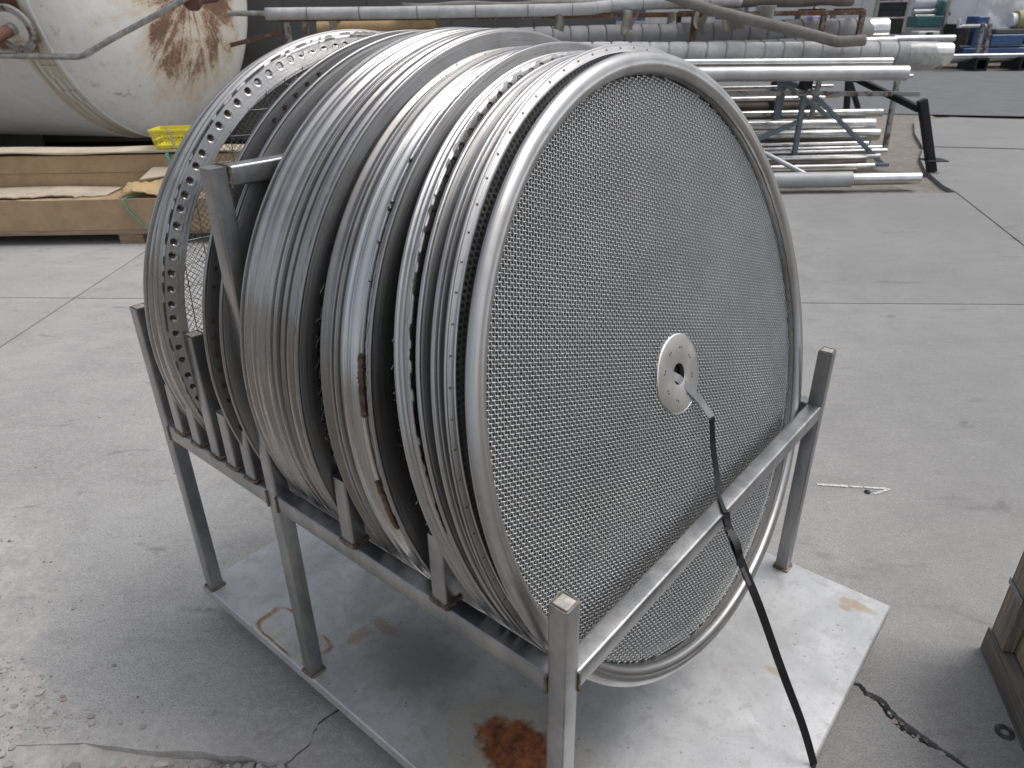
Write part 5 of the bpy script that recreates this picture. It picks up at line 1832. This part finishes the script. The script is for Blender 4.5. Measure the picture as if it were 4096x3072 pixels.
blk(2079, 117, 2300, 101, 0, 1.4, 'blue', 'bed')
blk(2098, 99.5, 2134, 58, 0.1, 1.1, 'blue', 'column')
blk(2110, 57, 2140, 35, 0.15, 0.8, 'blue', 'head')
blk(2062, 112, 2086, 52, 0.0, 0.9, 'black', 'motor_box')
blk(2086, 99, 2097, 60, 0.2, 0.9, 'wood_z', 'timber_packing')
blk(2138, 99, 2215, 74, 0.0, 1.2, 'blue', 'gear_case')
blk(2217, 97, 2300, 70, 0.1, 1.2, 'blue', 'gear_case')
A_ = V3(2192, 44, Y + 0.5)
MB().tube([(A_[0] - ox, 0.5, A_[2]), (A_[0] - ox + 2.0, 0.5, A_[2])], 0.27, 18).build('roll', 'olive', bl)
MB().tube([(A_[0] - ox - 0.16, 0.5, A_[2]), (A_[0] - ox + 0.02, 0.5, A_[2])], 0.20, 16).build('roll_core', 'tarp', bl)
blk(2150, 74, 2230, 62, 0.2, 1.0, 'dark_grey', 'roll_cradle')
A_, B_ = V3(2072, 41, Y), V3(2130, 56, Y)
MB().tube([(A_[0] - ox, 0, A_[2]), (A_[0] - ox + 0.03, 0, A_[2] - 0.22), (A_[0] - ox + 0.16, 0, B_[2]), (B_[0] - ox, 0, B_[2])], 0.05, 10).build('pipe', 'wall_pale', bl)
for px in (2118, 2134):
    A_, B_ = V3(px - 8, 118, Y - 0.25), V3(px + 6, 50, Y - 0.25)
    MB().sqtube((A_[0] - ox, -0.25, A_[2]), (B_[0] - ox, -0.25, B_[2]), 0.10).build('tie_bar', 'steel_pale', bl, 30)
# steel bars on square tube bearers at the far road edge
Yb = 22.8
for i, (p0, p1, py) in enumerate(((2040, 2330, 121), (2040, 2330, 126), (2046, 2330, 130))):
    A_, B_ = V3(p0, py, Yb + 0.15 * i), V3(p1, py + 1.5, Yb + 0.15 * i)
    along('steel_bar', tuple(A_), (B_[0], B_[1], A_[2]), 0.045, 'pipe_dull', 'long thin steel bar lying across the black square bearers', 'bar', 'steel bars on the bearers')
for px in (2116, 2212):
    A_ = V3(px, 140, Yb)
    o = empty('square_bearer', (A_[0], Yb - 0.1, -0.03))
    tag(o, 'black square-tube bearer under the long steel bars', 'bearer', 'bearers at the far road edge')
    sec = [(-0.19, 0.0), (0.19, 0.0), (0.19, 0.36), (-0.19, 0.36)]
    inn = [(-0.13, 0.06), (0.13, 0.06), (0.13, 0.30), (-0.13, 0.30)]
    V = [(x_, y_, z_) for y_ in (0, 0.9) for x_, z_ in sec] + [(x_, y_, z_) for y_ in (0, 0.9) for x_, z_ in inn]
    F = [(k, (k + 1) % 4, 4 + (k + 1) % 4, 4 + k) for k in range(4)] + [(8 + (k + 1) % 4, 8 + k, 12 + k, 12 + (k + 1) % 4) for k in range(4)]
    F += [((k + 1) % 4, k, 8 + k, 8 + (k + 1) % 4) for k in range(4)] + [(4 + k, 4 + (k + 1) % 4, 12 + (k + 1) % 4, 12 + k) for k in range(4)]
    link_mesh('tube', V, F, 'steel_black', o, smooth=False)


# ------------------------------------------------------------------ person across the yard
def person():
    p = V3(1760, 30, 24.2)
    root = empty('person', (p[0], 24.2, -0.05), 0.25)
    tag(root, 'person in a blue short-sleeved shirt standing behind the lagged pipes', 'person')

    def skin(name, nodes, edges, mat, sub=1):
        me = bpy.data.meshes.new(name)
        me.from_pydata([n[0] for n in nodes], edges, [])
        o = bpy.data.objects.new(name, me)
        COL.objects.link(o)
        o.parent = root
        sk = o.modifiers.new('skin', 'SKIN')
        for i, n in enumerate(nodes):
            r = n[1]
            me.skin_vertices[0].data[i].radius = r if isinstance(r, tuple) else (r, r)
        me.skin_vertices[0].data[0].use_root = True
        ss = o.modifiers.new('sub', 'SUBSURF')
        ss.levels = ss.render_levels = sub
        me.materials.append(M[mat])
        return o
    body = [((0, 0, 0.95), (0.16, 0.12)), ((0, 0, 1.12), (0.15, 0.11)), ((0, 0, 1.34), (0.18, 0.12)), ((0, 0, 1.46), (0.12, 0.09)), ((0, 0, 1.55), 0.055), ((0, -0.01, 1.66), (0.078, 0.095)), ((0, 0, 1.77), (0.06, 0.075)),
            ((-0.21, 0, 1.42), 0.062), ((-0.27, -0.04, 1.16), 0.046), ((-0.16, -0.25, 1.08), 0.036), ((-0.10, -0.33, 1.09), (0.035, 0.02)),
            ((0.21, 0, 1.42), 0.062), ((0.27, -0.04, 1.16), 0.046), ((0.16, -0.25, 1.10), 0.036), ((0.10, -0.33, 1.11), (0.035, 0.02)),
            ((-0.10, 0, 0.85), 0.10), ((-0.11, -0.01, 0.48), 0.065), ((-0.11, 0.02, 0.09), 0.045), ((-0.12, -0.14, 0.03), (0.045, 0.03)),
            ((0.10, 0, 0.85), 0.10), ((0.11, -0.01, 0.48), 0.065), ((0.11, 0.02, 0.09), 0.045), ((0.12, -0.14, 0.03), (0.045, 0.03))]
    ed = [(0, 1), (1, 2), (2, 3), (3, 4), (4, 5), (5, 6), (3, 7), (7, 8), (8, 9), (9, 10), (3, 11), (11, 12), (12, 13), (13, 14), (0, 15), (15, 16), (16, 17), (17, 18), (0, 19), (19, 20), (20, 21), (21, 22)]
    skin('body', body, ed, 'skin', 2)
    sh_ = [((0, 0, 0.90), (0.185, 0.145)), ((0, 0, 1.12), (0.175, 0.135)), ((0, 0, 1.34), (0.20, 0.14)), ((0, 0, 1.46), (0.13, 0.10)), ((0, 0, 1.50), (0.08, 0.075)),
           ((-0.22, 0, 1.43), 0.085), ((-0.275, -0.02, 1.24), 0.075), ((0.22, 0, 1.43), 0.085), ((0.275, -0.02, 1.24), 0.075)]
    skin('shirt', sh_, [(0, 1), (1, 2), (2, 3), (3, 4), (3, 5), (5, 6), (3, 7), (7, 8)], 'cloth_blue', 2)
    tr = [((0, 0, 0.93), (0.17, 0.13)), ((-0.10, 0, 0.82), 0.115), ((-0.11, -0.01, 0.48), 0.085), ((-0.11, 0.02, 0.10), 0.07), ((0.10, 0, 0.82), 0.115), ((0.11, -0.01, 0.48), 0.085), ((0.11, 0.02, 0.10), 0.07)]
    skin('trousers', tr, [(0, 1), (1, 2), (2, 3), (0, 4), (4, 5), (5, 6)], 'cloth_dark', 2)
    skin('hair', [((0, 0.03, 1.68), (0.085, 0.09)), ((0, 0.015, 1.78), (0.075, 0.085))], [(0, 1)], 'hair', 2)


person()
